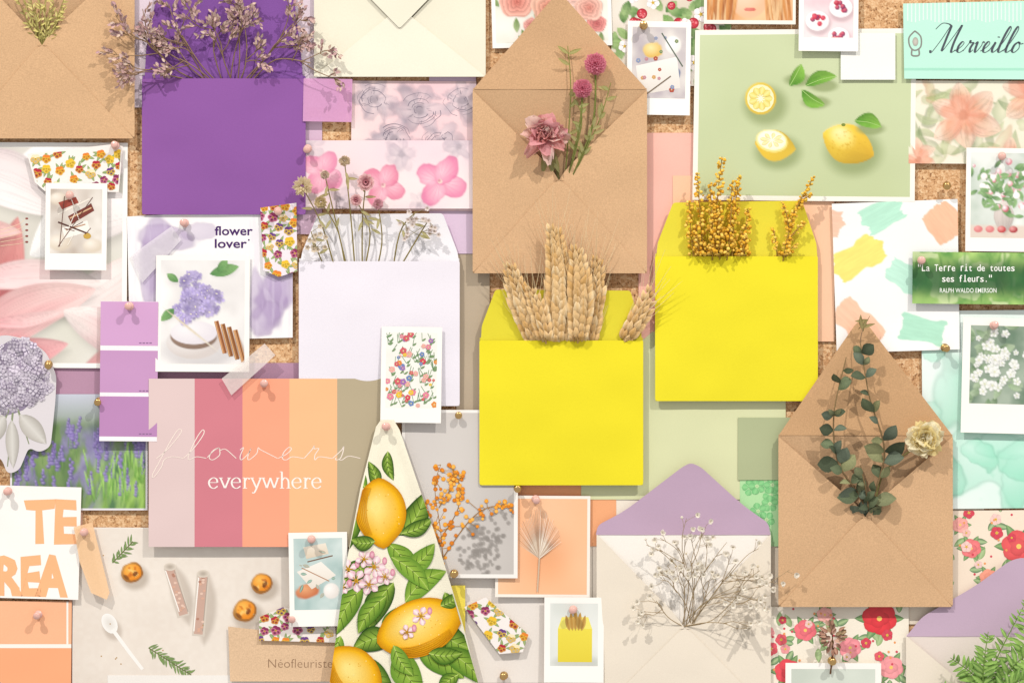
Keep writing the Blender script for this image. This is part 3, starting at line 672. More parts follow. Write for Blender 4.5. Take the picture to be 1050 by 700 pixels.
p=quad(722,-40,816,25,.4);q=inset(p,3,0,3,4);Q=Ras(q,1.1);Q.noise('f7cda0','e3a068',40,3.9,2)
Q.blob(768,-8,22,27,'eebd98','fbe2cc',fe=.12)
for i in range(60):
    sgn=R.choice((-1,1));x=768+sgn*R.uniform(14,40);Q.petal(x+R.uniform(-5,5),-35,x+sgn*R.uniform(0,10),30,R.uniform(2,5),R.choice(['b86a34','e0a060','f2c084','9c5628']),R.choice(['d89050','f6d09c','b87040']),bend=R.uniform(-4,4),shadow=.08,soff=1.5)
Q.blob(769,10,6,2,'d0685c','e68a7c',fe=.3)
card('portrait_photo_print',p,5.6,'f7efe4','warm orange photo print of long golden hair','photo print',arts=[('printed_picture',Art(q,ras=Q))],m='photo')
def d5(A,w,h,Q):
    Q.noise('ebccd2','f6eeee',18,4.9)
    for (x,y,r) in((14,56,12),(38,42,12),(36,72,11),(12,80,9)):
        Q.blob(x+1,y+3,r*1.1,r,'b79aa0',fe=.4,al=.6);Q.blob(x,y,r,r*.85,'f2eff0','ffffff',fe=.08);[Q.blob(x+R.uniform(-.5,.5)*r,y+R.uniform(-.45,.45)*r,2.6,None,R.choice(['c8304a','a41e3c','7a2a5a']),'e86a7a',fe=.3) for _ in range(8)]
instant(819,-40,880,53,8,.6,'instant photo of berries on small white plates',d5,m=(5,6,5,14),bg='eed4d8')
plain(862,34,918,82,6.4,'f5f5ee','small blank white card over green lemon poster')
# lemon poster
p=[(713,31),(940,29),(938,207),(710,205)];q=inset(p,5,5,5,5);Q=Ras(q,1.3)
Q.grad('d0dab2','c0cc9c',30,207);Q.noise('cdd7ae','c3ce9f',90,2.9,2,al=.5)
A=Art(q,ras=Q)
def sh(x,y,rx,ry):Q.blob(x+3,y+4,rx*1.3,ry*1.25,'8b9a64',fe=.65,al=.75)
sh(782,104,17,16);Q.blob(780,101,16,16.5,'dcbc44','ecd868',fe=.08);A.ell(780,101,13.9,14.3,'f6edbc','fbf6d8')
for k in range(9):
    a=k*.698;A.leaf(780+2*math.cos(a),101+2*math.sin(a),780+12.5*math.cos(a),101+12.5*math.sin(a),7,'ecd766','f6ea9a',wide=.65)
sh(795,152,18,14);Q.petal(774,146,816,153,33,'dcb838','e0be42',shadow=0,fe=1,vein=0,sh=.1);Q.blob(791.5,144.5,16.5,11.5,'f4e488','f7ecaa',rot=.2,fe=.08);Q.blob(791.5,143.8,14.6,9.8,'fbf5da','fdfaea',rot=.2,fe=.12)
for k in range(8):
    a=k*.785+.2;A.leaf(791.5+1.5*math.cos(a),143.8+1*math.sin(a),791.5+12.5*math.cos(a),143.8+8*math.sin(a),4,'f4e79c','f8efb8',wide=.65)
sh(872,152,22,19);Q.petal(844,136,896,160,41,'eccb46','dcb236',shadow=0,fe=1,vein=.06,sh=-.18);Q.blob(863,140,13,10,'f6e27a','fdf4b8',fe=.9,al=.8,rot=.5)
for k in range(50):
    a=R.uniform(0,6.3);r=R.random()*17;Q.blob(869+r*math.cos(a)*1.1,148+r*math.sin(a)*.9,.9,.9,'cfa830',fe=.8,al=.5)
for a in[(810,88,822,66,14,3),(826,88,858,78,15,-4),(822,92,846,108,14,4),(876,124,904,130,15,-4)]:
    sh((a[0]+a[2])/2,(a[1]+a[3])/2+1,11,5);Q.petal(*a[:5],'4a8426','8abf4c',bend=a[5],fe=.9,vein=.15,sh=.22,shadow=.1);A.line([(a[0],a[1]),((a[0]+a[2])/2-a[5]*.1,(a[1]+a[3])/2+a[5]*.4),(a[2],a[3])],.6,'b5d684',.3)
A.ell(865,128,2.2,1.6,'7a8a3a')
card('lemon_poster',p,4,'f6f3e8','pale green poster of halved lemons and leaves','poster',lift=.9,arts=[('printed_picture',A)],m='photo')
p=[(926,4),(1100,0),(1100,82),(927,81)];A=Art(p)
for i in range(32):A.rect(930+i*4,3,931.4+i*4,22+1.5*math.sin(i),'dff3ea')
A.rect(926,70,1100,72.5,'a6e0c8')
L=Art();script(L,'Merveillo',958,54,10.8,'50555e',(.7,2.4,1),hs=.79,shear=.42)
L.line([(938,32),(932,39),(933,48),(938,52),(944,48),(944,38),(938,32)],1.5,'8a8a84');L.line([(935,51),(935,57),(942,57),(942,51)],1.6,'8a8a84');L.ell(938.5,43,3,4.6,'aaa69c','c9c5ba')
card('mint_tape_banner',p,6.5,'bfeedb','mint green translucent banner with calligraphy','banner',lift=.8,arts=[('printed_stripes',A),('lettering',L)])
p=quad(932,83,1100,168,.3);Q=Ras(p,1.1);Q.noise('f8ecda','eeead4',24,7.7,3)
for i in range(40):
    x=R.uniform(935,1055);y=R.uniform(85,168);a=R.uniform(0,6.3)
    if i%2:Q.blob(x,y,R.uniform(8,18),R.uniform(4,8),R.choice(['8ca468','a9b47c','6f8c5c','cfa47c','7f9490','5f7c4c']),'d8dcb4',rot=a,fe=.4,al=.5,wob=1.,edge=.2)
    else:Q.petal(x,y,x+math.cos(a)*30,y+math.sin(a)*30,9,R.choice(['7f9a5c','9cae70','5f7f50']),'c8d0a0',bend=5,al=.6,fe=1.6,shadow=.05,vein=.2)
for (x,y,r) in((942,164,24),(1036,166,26),(1058,100,36),(988,118,40)):
    rot=R.random()*6
    for k in range(6):
        a=rot+k*1.047;l=r*R.uniform(.85,1.08);Q.petal(x,y,x+math.cos(a)*l,y+math.sin(a)*l,r*R.uniform(.5,.66),R.choice(['e58a68','eb9c78','e07c60']),'fcdcc6',bend=R.uniform(-5,5),wide=.52,fe=1.6,vein=.28,sh=.14,shadow=.12,edge=.06,al=.78)
    wc(Q,x,y,r*.7,('e08462','ea9c78','f2b08e'),n=6,al=.4,hi='fde0cc')
card('lily_print_card',p,4,'efe6d8','card painted with loose peach blooms and green leaves','printed card',lift=.6,arts=[('printed_flowers',Art(p,ras=Q))],m='photo')
def d6(A,w,h,Q):
    Q.noise('eef1ec','bccabc',22,14.5)
    Q.comp(sm((Q.Y-h*.83)/4),'e3d3c6')
    Q.petal(w*.56,h*.55,w*.56,h*.95,22,'ddd3cc','c9bdb6',fe=1)
    for i in range(120):
        x=w*.55+R.gauss(0,14);y=h*.4+R.gauss(0,12);a=R.uniform(0,6.3)
        if i%3<2:Q.petal(x,y,x+math.cos(a)*11,y+math.sin(a)*11,5,R.choice(['4f7a46','7fa86c','3f6b3c','5c8a50']),'9cbf88',shadow=.15,soff=1)
        else:Q.blob(x,y,R.uniform(1.6,3.6),None,R.choice(['e8a0a8','f6e9e6','d87888','fbf3ee','c85a6c']),'ffffff',fe=.4)
    for i in range(4):Q.blob(8+i*12,h*.9,4.5,3.5,R.choice(['c2383c','a62a34','d87a7c']),'f0a8a4',fe=.3)
instant(990,152,1062,258,8,.8,'instant photo of a bouquet in a vase with fruit',d6,m=(5,5,6,14))
p=quad(935,259,1100,312,.6);Q=Ras(p,1.1)
Q.noise('5f9a4c','b9dc80',14,4.6,3);Q.comp(sm((vn(Q.X,Q.Y,10,6.6,2)-.6)*4)*.6,'e8f2c0')
for i in range(30):x=R.uniform(935,1055);y=R.uniform(262,312);Q.petal(x,y+8,x+R.uniform(-6,6),y-12,3,'3f7a34','9ccc6c',shadow=.1,fe=1.5,al=.7)
m=np.exp(-((Q.Y-286)/19.)**4);Q.comp(m*.92,Q.mixc('1a4e2c','286436',vn(Q.X,Q.Y,18,2.2)))
L=Art()
def typed(st,x,y,w,h):
    n=len(st);cw=w/n
    for i,ch in enumerate(st):
        cx=x+cw*(i+.5)
        if ch=='"':
            for o in(-.22,.22):L.rect(cx+o*cw-.5,y-h,cx+o*cw+.5,y-h*.62,'fbfcf6')
        elif ch=='r':
            L.rect(cx-cw*.28,y-h*.72,cx-cw*.28+1,y,'fbfcf6');L.line([(cx-cw*.2,y-h*.5),(cx+cw*.1,y-h*.68),(cx+cw*.36,y-h*.66)],.95,'fbfcf6')
        elif ch in 'il':
            L.rect(cx-.5,y-h*(.72 if ch=='i' else 1),cx+.5,y,'fbfcf6')
            if ch=='i':L.rect(cx-.5,y-h*1.0,cx+.5,y-h*.86,'fbfcf6')
            L.rect(cx-cw*.34,y-.8,cx+cw*.34,y,'fbfcf6')
        elif ch!=' ':
            k={'.':.25,'t':.66,'f':.66}.get(ch,.84);L.text(ch,cx-cw*k*.5,y,cw*k,h,'fbfcf6',bold=.006)
typed('"La Terre rit de toutes',940,278,100,7.2);typed('ses fleurs."',965,289,52,7.2);L.text('RALPH WALDO EMERSON',963,300,58,4.8,'f6faf2',bold=.004)
card('green_quote_banner',p,10.5,'2f7040','blurred green meadow banner with typed white quotation','banner',lift=1,arts=[('printed_picture',Art(p,ras=Q)),('lettering',L)],m='photo')
p=[(853,209),(982,204),(984,358),(858,362)];Q=Ras(p,1.1);Q.noise('fbfbf9','f4f4f2',60,2.4,2)
for b in((905,220,40,24,-.5,'bcecd4'),(968,228,36,32,.9,'f8c2a0'),(880,264,54,30,-.55,'f4e77c'),(930,284,40,28,.5,'c4efdb'),(880,332,56,28,.75,'f8caac'),(946,338,50,27,.2,'b6e8ce'),(974,272,26,18,-.7,'f7eba0'),(857,230,14,28,.1,'f6cab0')):Q.swatch(*b)
card('paint_blob_paper',p,5,'fafaf8','white paper with angled mint, yellow and peach brush marks','painted paper',lift=1,arts=[('painted_marks',Art(p,ras=Q))])
p=quad(946,318,1100,521,-.5);Q=Ras(p,1.4);Q.noise('f6fcf9','e2f6ee',60,12.2,3)
for b in((965,400,26,60,.1,'8fdcbc'),(1010,480,60,34,.1,'96e0c2'),(975,500,34,22,.3,'5fcfa4'),(1045,500,34,34,.1,'74d8b2'),(1030,455,40,14,.1,'a8ead0'),(958,450,20,30,0,'b5eed8'),(1000,465,26,12,.4,'7fdcb8'),(962,350,16,20,.2,'a6e6cc'),(1060,470,30,20,0,'8fe0c0')):
    Q.blob(b[0],b[1],b[2],b[3],b[5],'c8f2e2',rot=b[4],fe=.22,al=.55,wob=1.3,edge=.25)
Q.blob(957,352,9,7,'f4b8a8','f8d0c4',wob=.5,fe=.4,al=.7)
card('watercolour_sheet',p,3.6,'f4faf6','white sheet washed with mint green watercolour','watercolour painting',lift=.7,arts=[('painted_wash',Art(p,ras=Q))])
def d7(A,w,h,Q):
    Q.noise('a9b8a6','6f8872',20,24.4)
    for i in range(30):
        x=R.uniform(0,w);y=R.uniform(0,h);a=R.uniform(0,6.3);Q.petal(x,y,x+math.cos(a)*16,y+math.sin(a)*16,8,R.choice(['6f8c66','93ad86','52704c']),'b4c8a8',shadow=.1,fe=1.5)
    for i in range(60):
        x=w*.45+R.gauss(0,14);y=h*.45+R.gauss(0,17);Q.flower(x,y,R.uniform(2.5,6),5,'dfe3d6','ffffff','dfe0b4',.85,shadow=.2,soff=1.6,fe=1.2,vein=.1)
instant(986,326,1064,444,8,1.5,'instant photo of white blossoms in green leaves',d7,m=(8,8,7,30))
# --------------------------------------------------------------- bottom centre/right prints
def d8(A,w,h,Q):
    Q.noise('f6f5ee','eeece4',20,1.1)
    for i in range(90):
        x=R.uniform(1,w-1);y=R.uniform(3,h-1);a=R.uniform(-2.2,-.9);A.line([(x,y),(x+math.cos(a)*9,y+math.sin(a)*9)],.6,R.choice(['7c9a6c','5f8a5a']));A.leaf(x,y,x+4,y-3,2,'7c9a6c')
    for i in range(50):
        x=R.uniform(1,w-1);y=R.uniform(1,h-1);A.flower(x,y,R.uniform(1.5,3.9),5,R.choice(['d8485a','e8903c','f3c83c','a874b8','e88aa0','6f8ac0','d8606a','efb0a8']),None,'f6e6a0',.9)
instant(391,335,453,433,14,.8,'instant photo of scattered wildflowers on white',d8,m=(5,6,5,15))
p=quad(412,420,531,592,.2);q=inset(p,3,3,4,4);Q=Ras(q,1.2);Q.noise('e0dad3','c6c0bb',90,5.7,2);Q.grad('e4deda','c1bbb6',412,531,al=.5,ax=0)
A=Art(q,ras=Q)
def sprg(pts,n,cols,r,sp,shade=False):
    P_=crom([Vector(q) for q in pts],8)
    if not shade:A.line(pts,1,'9a6a28',.5)
    for i in range(n):
        q=P_[R.randrange(int(len(P_)*.15),len(P_))];x=q.x+R.gauss(0,sp);y=q.y+R.gauss(0,sp)
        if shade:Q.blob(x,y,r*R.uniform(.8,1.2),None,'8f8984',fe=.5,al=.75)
        else:
            A.line([(q.x,q.y),(x,y)],.5,'a8762c');k=R.choice(cols);A.ell(x,y,r*R.uniform(.7,1.1),None,mul(k,.85),mul(k,1.25),n=8,hl=(-.5,-.6))
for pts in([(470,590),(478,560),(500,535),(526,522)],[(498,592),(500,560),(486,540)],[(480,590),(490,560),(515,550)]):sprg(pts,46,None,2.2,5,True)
OR=['e08a20','f0a030','d07818','f4b04c']
for pts in([(455,585),(452,545),(446,500),(452,476)],[(452,560),(440,530),(432,510)],[(453,550),(470,520),(470,490)],[(455,570),(480,535),(500,520),(524,518)],[(456,580),(440,560),(436,540)],[(450,520),(462,500),(466,482)]):sprg(pts,34,OR,2.3,4.2)
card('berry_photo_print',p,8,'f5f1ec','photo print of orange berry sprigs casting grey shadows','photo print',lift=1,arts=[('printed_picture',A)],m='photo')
p=quad(508,508,605,612,.4);q=inset(p,3,3,3,3);Q=Ras(q,1.4);Q.noise('f8b88a','facaa2',70,5.2,2);Q.blob(560,566,38,44,'d98f5c',fe=1.5,al=.35);A=Art(q,ras=Q)
for k in range(41):
    a=math.radians(-155+k*3.2);L_=40-abs(k-20)*.55+R.uniform(-2,2)
    A.line([(553,572),(553+math.cos(a)*L_*.85,572+math.sin(a)*L_*1.25)],.9,R.choice(['efe2d2','d8c4ae','c9b09a','b89c84']),.3)
A.line([(553,572),(552,590),(551,606)],1.4,'cdb69c')
card('palm_leaf_print',p,5,'f9efe4','peach card printed with a pressed palm leaf fan','printed card',lift=1,arts=[('printed_leaf',A)],m='photo')
def d9(A,w,h,Q):
    Q.noise('eef0ec','dce0da',30,3.5,2);Q.blob(w/2+2,h-3,24,8,'b9bab0',fe=.7,al=.6);A.rect(8,26,w-6,h-4,'eedd4c','e3cf3c');A.poly([(8,26),(12,14),(w-10,14),(w-6,26)],'f4e870')
    for i in range(5):A.leaf(20+i*3,28,16+i*5,6+abs(i-2)*3,5,'d8b060','b98a3c')
instant(558,612,619,699,8,.3,'instant photo of a yellow envelope holding wheat',d9,m=(6,6,6,17))
plain(454,600,477,664,4,'f0dd5c','narrow bright yellow card beside lemon cloth')
p=[(476,622),(498,612),(542,650),(536,668),(512,670)];A=Art(p);pansy_art(A,478,614,538,668,30,6)
card('floral_paper_ribbon',p,6,'f3ece8','white paper ribbon with pansies beside lemon cloth','paper ribbon',lift=1,arts=[('printed_flowers',A)])
p=quad(759,490,815,560);A=Art(p)
for i in range(9):A.flower(R.uniform(762,800),R.uniform(495,555),9,5,'78c680','94d692','cdeeb4',.8)
card('green_floral_paper',p,2.2,'b4e0a8','light green paper printed with darker green flowers','patterned paper',lift=.3,arts=[('printed_flowers',A)])
def redfl(A,x0,y0,x1,y1,n,big):
    for i in range(n*2):
        x=R.uniform(x0,x1);y=R.uniform(y0,y1);a=R.uniform(0,6.3);A.leaf(x,y,x+math.cos(a)*15,y+math.sin(a)*15,7,R.choice(['6f9a5c','98b478','4f7b55']),'b4cc98')
    for x,y,r,cl in big:
        for k in range(6):a=k*1.05;A.leaf(x,y,x+math.cos(a)*r*1.5,y+math.sin(a)*r*1.5,r*.6,'5f8f58','96b67c')
        for k in range(6):a=k*1.05+.3;A.ell(x+math.cos(a)*r*.5,y+math.sin(a)*r*.48,r*.58,r*.52,mul(cl,R.uniform(.9,1.1)),mul(cl,1.2),n=12)
        for k in range(3):A.ell(x+math.cos(k*2.1)*r*.2,y+math.sin(k*2.1)*r*.2,r*.42,r*.38,mul(cl,.82+.1*k),mul(cl,1.1),n=10)
        A.ell(x,y,r*.16,None,'f6d070',n=8)
    for i in range(n):
        x=R.uniform(x0,x1);y=R.uniform(y0,y1);A.flower(x,y,R.uniform(4,8),5,R.choice(['e8606c','f3a0a2','dc4a5c','f8c4b8','f6d0c8']),None,'f3c850',.95)
    for i in range(n*2):A.ell(R.uniform(x0,x1),R.uniform(y0,y1),1.3,None,R.choice(['d84a5c','f0a060']),n=7)
p=quad(788,622,932,740,.2);A=Art(p);redfl(A,788,622,932,705,15,[(902,634,17,'dc3c44'),(808,688,13,'e0505a'),(872,664,11,'f0949c'),(826,646,11,'e8727c'),(914,684,12,'f09ca0'),(846,630,8,'f6b4ac')])
card('red_floral_paper',p,3.2,'f6eddc','cream paper printed with red roses and leaves','patterned paper',lift=.6,arts=[('printed_flowers',A)])
p=quad(968,523,1100,640,-.6);A=Art(p);redfl(A,970,525,1060,605,9,[(996,562,10,'e87a7c'),(1045,560,17,'de5a5c'),(1014,592,9,'f0a088'),(985,538,8,'f3a8a0')])
card('red_floral_paper',p,3.4,'f5e3cf','beige paper printed with coral flowers and leaves','patterned paper',lift=.6,arts=[('printed_flowers',A)])
# lemon cloth
ccl=[(386,437),(391,430),(404,430),(410,440),(446,545),(474,636),(492,704),(338,704),(346,650),(356,575),(370,500)]
def cdf(x,y):
    t=max(0,(y-430)/270);return 16+4*t*math.sin((x-(397+(y-430)*.06))/(.05+t)*.075+.6)+1.5*t+.6*nz(x,y,30,3)
A=Art([(386,437),(391,430),(404,430),(410,440),(446,545),(492,704),(338,704),(356,575)])
LF=['35601e','4f7d28','28501f','6a9636']
def vleaf(a,i):
    A.leaf(*a[:5],LF[i%4],'9abc4a',bend=a[5],n=12)
    dx,dy=a[2]-a[0],a[3]-a[1];L_=math.hypot(dx,dy);nx,ny=-dy/L_,dx/L_
    def pt(u,v):b=a[5]*math.sin(math.pi*u);return(a[0]+dx*u+nx*(b+v),a[1]+dy*u+ny*(b+v))
    A.line([pt(k/5,0) for k in range(6)],.8,'c3d67c',.3)
    for k in range(1,5):
        for s_ in(-1,1):A.line([pt(k/6,0),pt(k/6+.16,s_*a[4]*.32)],.5,'27481a',.2)
for i,a in enumerate([(372,524,350,572,22,5),(376,500,362,466,17,-4),(408,548,436,504,26,6),(398,556,424,596,22,-5),(384,575,346,604,22,4),(372,600,344,650,24,4),(404,596,378,646,26,5),(416,616,458,584,24,-6),(446,636,486,664,28,6),(430,668,476,694,28,-5),(404,652,362,664,26,4),(408,664,434,708,30,5),(372,672,404,708,24,3),(452,664,496,700,24,-5),(386,502,378,472,13,3),(414,584,446,556,20,4),(358,575,348,592,12,0),(456,606,476,634,16,4),(398,462,404,492,12,3),(350,650,342,690,18,2),(470,690,450,708,16,2),(392,640,412,620,16,3)]):vleaf(a,i)
def tlemon(x,y,rx,ry,rot):
    A.lemon(x,y,rx,ry,rot,'c8860f','f3b820','fce68a')
    for k in range(18):
        a=R.uniform(0,6.3);r=math.sqrt(R.random())*.8;u=rx*r*math.cos(a);v=ry*r*math.sin(a);A.ell(x+u*math.cos(rot)-v*math.sin(rot),y+u*math.sin(rot)+v*math.cos(rot),.6,.5,'e4a51a' if k%2 else 'fdf0a8',n=5)
    for k in range(6):
        v=ry*(.92-k*.07);A.line([(x+u*rx*math.cos(rot)-v*math.sqrt(max(0,1-u*u))*math.sin(rot),y+u*rx*math.sin(rot)+v*math.sqrt(max(0,1-u*u))*math.cos(rot)) for u in(-.8,-.3,.2,.7)],1.3,mix('b87410','e6a51a',k/6),.4)
tlemon(391,524,32,26,1.5);tlemon(430,642,42,29,-.35);tlemon(364,690,32,25,.9)
for i,a in enumerate([(412,546,444,530,16,3),(402,570,440,604,20,-4),(440,668,474,668,18,3),(396,610,368,648,20,4),(385,554,360,552,16,-3),(404,660,424,690,18,3),(452,620,470,606,14,3)]):vleaf(a,i+2)
for (x,y,r) in((358,582,10),(366,594,12),(384,580,12),(379,598,11),(395,590,9),(374,572,9),(432,630,10),(418,646,8),(352,600,8)):
    A.flower(x,y,r,5,'ecb8c8','fdf1f0','f0c04a',.66,cr=.18);[A.line([(x,y),(x+math.cos(k)*r*.45,y+math.sin(k)*r*.45)],.8,'c89428') for k in range(6)]
    A.ell(x+r*.9,y-r*.5,2.4,3.8,'cf7896','f0bcc8')
card('lemon_print_cloth',ccl,16,'f5efd9','cream cotton cloth printed with lemons, gathered at pin','cloth',m='cloth',arts=[('printed_lemons',A)],maxe=5,eps=.1,df=cdf)
# --------------------------------------------------------------- envelopes
def bulge(xl,yt,xr,yb,b):
    def g(x,y):
        u=max(-1,min(1,(x-(xl+xr)/2)/((xr-xl)/2)));w=max(0,min(1,(yb-y)/(yb-yt)));return b*(1-abs(u)**2.4)*(w*(2-w))
    return g
def pocket(xl,yt,xr,yb,d,b,y0=None):
    g=bulge(xl,yt,xr,yb,b);y0=yt if y0 is None else y0
    return lambda x,y:(d+.5+g(x,y)*.9) if y>y0-1 and xl-2<x<xr+2 else None
def env_straight(xl,yt,xr,yb,flap,d,col,cf,label,b=5,rad=3):
    r=empty('envelope',((xl+xr)/2,(yt+yb)/2,d),label,'envelope');org=((xl+xr)/2,(yt+yb)/2,d)
    g=bulge(xl,yt,xr,yb,b);fy=min(p[1] for p in flap)
    sheet('back_panel',[(xl,yt-3),(xr,yt-3),(xr,yb),(xl,yb)],lambda x,y:d,mul(cf,.96),org,parent=r)
    sheet('flap',rnd(flap,[0]+[rad]*(len(flap)-2)+[0]),lambda x,y:d+.7+3.5*max(0,(yt-y)/(yt-fy))**2+.3*nz(x,y,40,d),cf,org,parent=r,maxe=6)
    sheet('front_panel',rnd([(xl-.4,yt),(xr+.4,yt),(xr+.4,yb),(xl-.4,yb)],[1.5,1.5,3,3],3),lambda x,y:d+1.3+g(x,y)+.45*nz(x,y,45,d+3),col,org,parent=r,maxe=5)
    return r
def env_pointed(xl,yt,xr,yb,apex,v,d,col,cf,label,b=5,m='kraft',fr=(0,16,0),flapshape=None,vr=10,cb=None):
    org=((xl+xr)/2,(yt+yb)/2,d);r=empty('envelope',org,label,'envelope');g=bulge(xl,yt,xr,yb,b)
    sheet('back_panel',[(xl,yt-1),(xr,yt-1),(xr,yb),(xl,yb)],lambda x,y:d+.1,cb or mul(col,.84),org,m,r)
    fp=flapshape or rnd([(xl,yt),apex,(xr,yt)],list(fr),8)
    sheet('flap',fp,lambda x,y:d+.6+4*max(0,(yt-y)/(yt-apex[1]))**2+.3*nz(x,y,40,d),cf,org,m,r,maxe=6)
    vx,vy=v
    sheet('side_flap',rnd([(xl-.3,yt+1),(vx-7,vy-8),(vx+1,vy+5),(xl-.3,yb)],[2,vr,0,3],5),lambda x,y:d+1.5+g(x,y)+.3*nz(x,y,40,d+1),col,org,m,r,maxe=5)
    sheet('side_flap',rnd([(xr+.3,yt+1),(xr+.3,yb),(vx-1,vy+5),(vx+7,vy-8)],[2,3,0,vr],5),lambda x,y:d+1.55+g(x,y)+.3*nz(x,y,40,d+2),mul(col,1.01),org,m,r,maxe=5)
    sheet('bottom_flap',rnd([(xl,yb+.3),(vx-3,vy+3),(vx+3,vy+3),(xr,yb+.3)],[3,8,8,3],5),lambda x,y:d+2.5+g(x,y)*1.05+.3*nz(x,y,40,d+3),mul(col,1.02),org,m,r,maxe=5)
    return r
env_straight(146,81,313,220,[(148,83),(150,50),(166,-30),(298,-30),(308,50),(311,83)],5,'8f5aa2','8454a0','purple envelope open at the top holding statice')
env_straight(307,268,471,416,[(308,270),(310,258),(326,220),(454,219),(469,258),(471,270)],7,'ede8f1','f4f1f6','white envelope holding small dried flowers')
env_straight(672,263,838,411,[(673,265),(674,250),(690,208),(822,206),(837,250),(838,265)],7,'eee02c','eadc40','bright yellow envelope holding golden mimosa')
env_straight(492,349,659,497,[(493,351),(494,334),(508,297),(646,298),(657,334),(658,351)],9,'eedf2a','e5d83a','bright yellow envelope holding wheat ears')
K='d5ae86'
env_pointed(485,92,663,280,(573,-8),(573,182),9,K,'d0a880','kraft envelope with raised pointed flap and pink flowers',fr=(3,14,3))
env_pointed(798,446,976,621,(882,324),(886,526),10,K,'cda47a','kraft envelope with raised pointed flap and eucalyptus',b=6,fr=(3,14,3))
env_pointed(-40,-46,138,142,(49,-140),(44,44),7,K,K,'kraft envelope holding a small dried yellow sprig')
org=(410,0,6);r=empty('envelope',org,'pale cream envelope with crossed back seams','envelope');g=bulge(322,-60,498,79,3)
sheet('back_panel',quad(322,-60,498,79),lambda x,y:6,'ebe6d2',org,'paper',r)
sheet('side_flap',[(322,-60),(412,30),(322,79)],lambda x,y:7+g(x,y),'eee9d4',org,'paper',r)
sheet('side_flap',[(498,-60),(498,79),(412,30)],lambda x,y:7+g(x,y),'ece7d2',org,'paper',r)
sheet('bottom_flap',rnd([(322,79),(410,8),(498,79)],[2,3,2]),lambda x,y:8.2+g(x,y),'f2edda',org,'paper',r)
sheet('flap',rnd([(322,-60),(498,-60),(410,30)],[2,2,3]),lambda x,y:9.6+g(x,y),'efead6',org,'paper',r)
fs=rnd([(611,548),(613,538),(640,524),(700,478),(708,474),(718,478),(762,518),(788,536),(790,548)],[0,5,14,5,4,5,14,5,0],4)
env_pointed(612,546,790,730,(708,474),(702,640),6,'ebe0cf','c0a5bc','cream envelope with mauve flap and gypsophila',m='paper',flapshape=fs,vr=16,b=5,cb='f6f0e8')
fs=rnd([(929,652),(945,632),(1000,600),(1035,574),(1050,570),(1070,580),(1140,640),(1140,652)],[0,8,12,6,8,6,0,0],4)
env_pointed(929,650,1140,800,(1050,570),(1035,742),7,'ece0cf','c6adc2','cream envelope with mauve flap and green fern',m='paper',flapshape=fs,vr=16,b=4,cb='e6d9d0')
card('clear_tape_strip',[(228,388),(272,352),(283,364),(238,405)],14,'f2e9e4','strip of clear matte tape laid across card edge','tape',lift=0,curl=0,m='tape')
card('clear_tape_strip',[(134,262),(176,232),(186,246),(146,290)],6.5,'f2ecf2','strip of clear matte tape on lilac strokes','tape',lift=0,curl=0,m='tape')
# --------------------------------------------------------------- plants
def P(n,mb,org,label,cat,group=None,m='plant'): return meta(build(n,mb,org,m),label,cat,group)
# statice
mb=MB();R.seed(17)
FC=['b98f94','cba8a2','a87e88','d3b8a8','ab8e80','98747f','bfa08c']
def stat(p,a,L,dp,lev):
    a2=a+R.uniform(-.3,.3);e=p+Vector((math.cos(a2)*L,math.sin(a2)*L,dp));m_=p.lerp(e,.5)+Vector((R.gauss(0,L*.07),R.gauss(0,L*.07),1))
    mb.tube([p,m_,e],.4+.16*lev,.3+.12*lev,'84684c','9c8064',sides=4)
    if lev==0:
        for j in range(7):
            t=j/7;q=p.lerp(e,.25+.8*t)+Vector((R.gauss(0,.9),R.gauss(0,.9),R.gauss(0,1)));an=a2+R.uniform(-.9,.9)
            mb.leaf(q,q+Vector((math.cos(an)*5.2,math.sin(an)*5.2,R.uniform(-1,3))),3.2,R.choice(FC),R.choice(['dcc4b4','cfa8a8','b89894']),n=3,tw=R.uniform(-.9,.9))
        return
    for k in range(R.choice((3,4)) if lev==1 else 3):stat(m_.lerp(e,R.uniform(.1,1)),a2+R.uniform(-1.0,1.0),L*R.uniform(.35,.7) if lev>1 else R.uniform(9,17),R.uniform(-2,6),lev-1)
for x0,a,L in((212,-2.75,78),(205,-2.5,72),(212,-2.25,62),(222,-2.0,58),(228,-1.75,56),(236,-1.5,56),(244,-1.25,56),(250,-1.0,62),(254,-.75,64),(258,-.5,64),(210,-2.95,56),(238,-1.9,40),(246,-1.1,38),(218,-2.4,40)):
    s=Vector((x0,84,9));mb.tube([(x0*.4+232*.6,130,6),(x0*.7+232*.3,100,7),s],.9,.8,'84684c');stat(s,a,L,R.uniform(5,11),2)
P('statice_bunch',mb.clamp(pocket(146,81,313,220,5,5)),(232,100,9),'loose dried dusty mauve statice in purple envelope','dried flowers')
mb=MB()
spec=[((350,300),(332,235),(311,192),11,'eedfba','tuft'),((358,300),(348,240),(330,208),7,'e2d0a2','tuft'),((372,300),(372,230),(376,188),10,'dd8fa0','pink'),((380,300),(392,250),(388,210),6,'e8b8c0','tuft'),((366,300),(360,220),(354,166),6,'e6d3b4','tuft'),((395,300),(425,250),(440,226),5,'f2e8e6','spray'),((400,300),(410,240),(427,218),5,'f2e8e6','spray'),((345,300),(328,262),(320,238),5,'e6d6ba','spray'),((362,300),(342,215),(334,180),5,'ecd9c4','tuft'),((368,300),(380,240),(366,206),7,'e6a8b2','pink')]
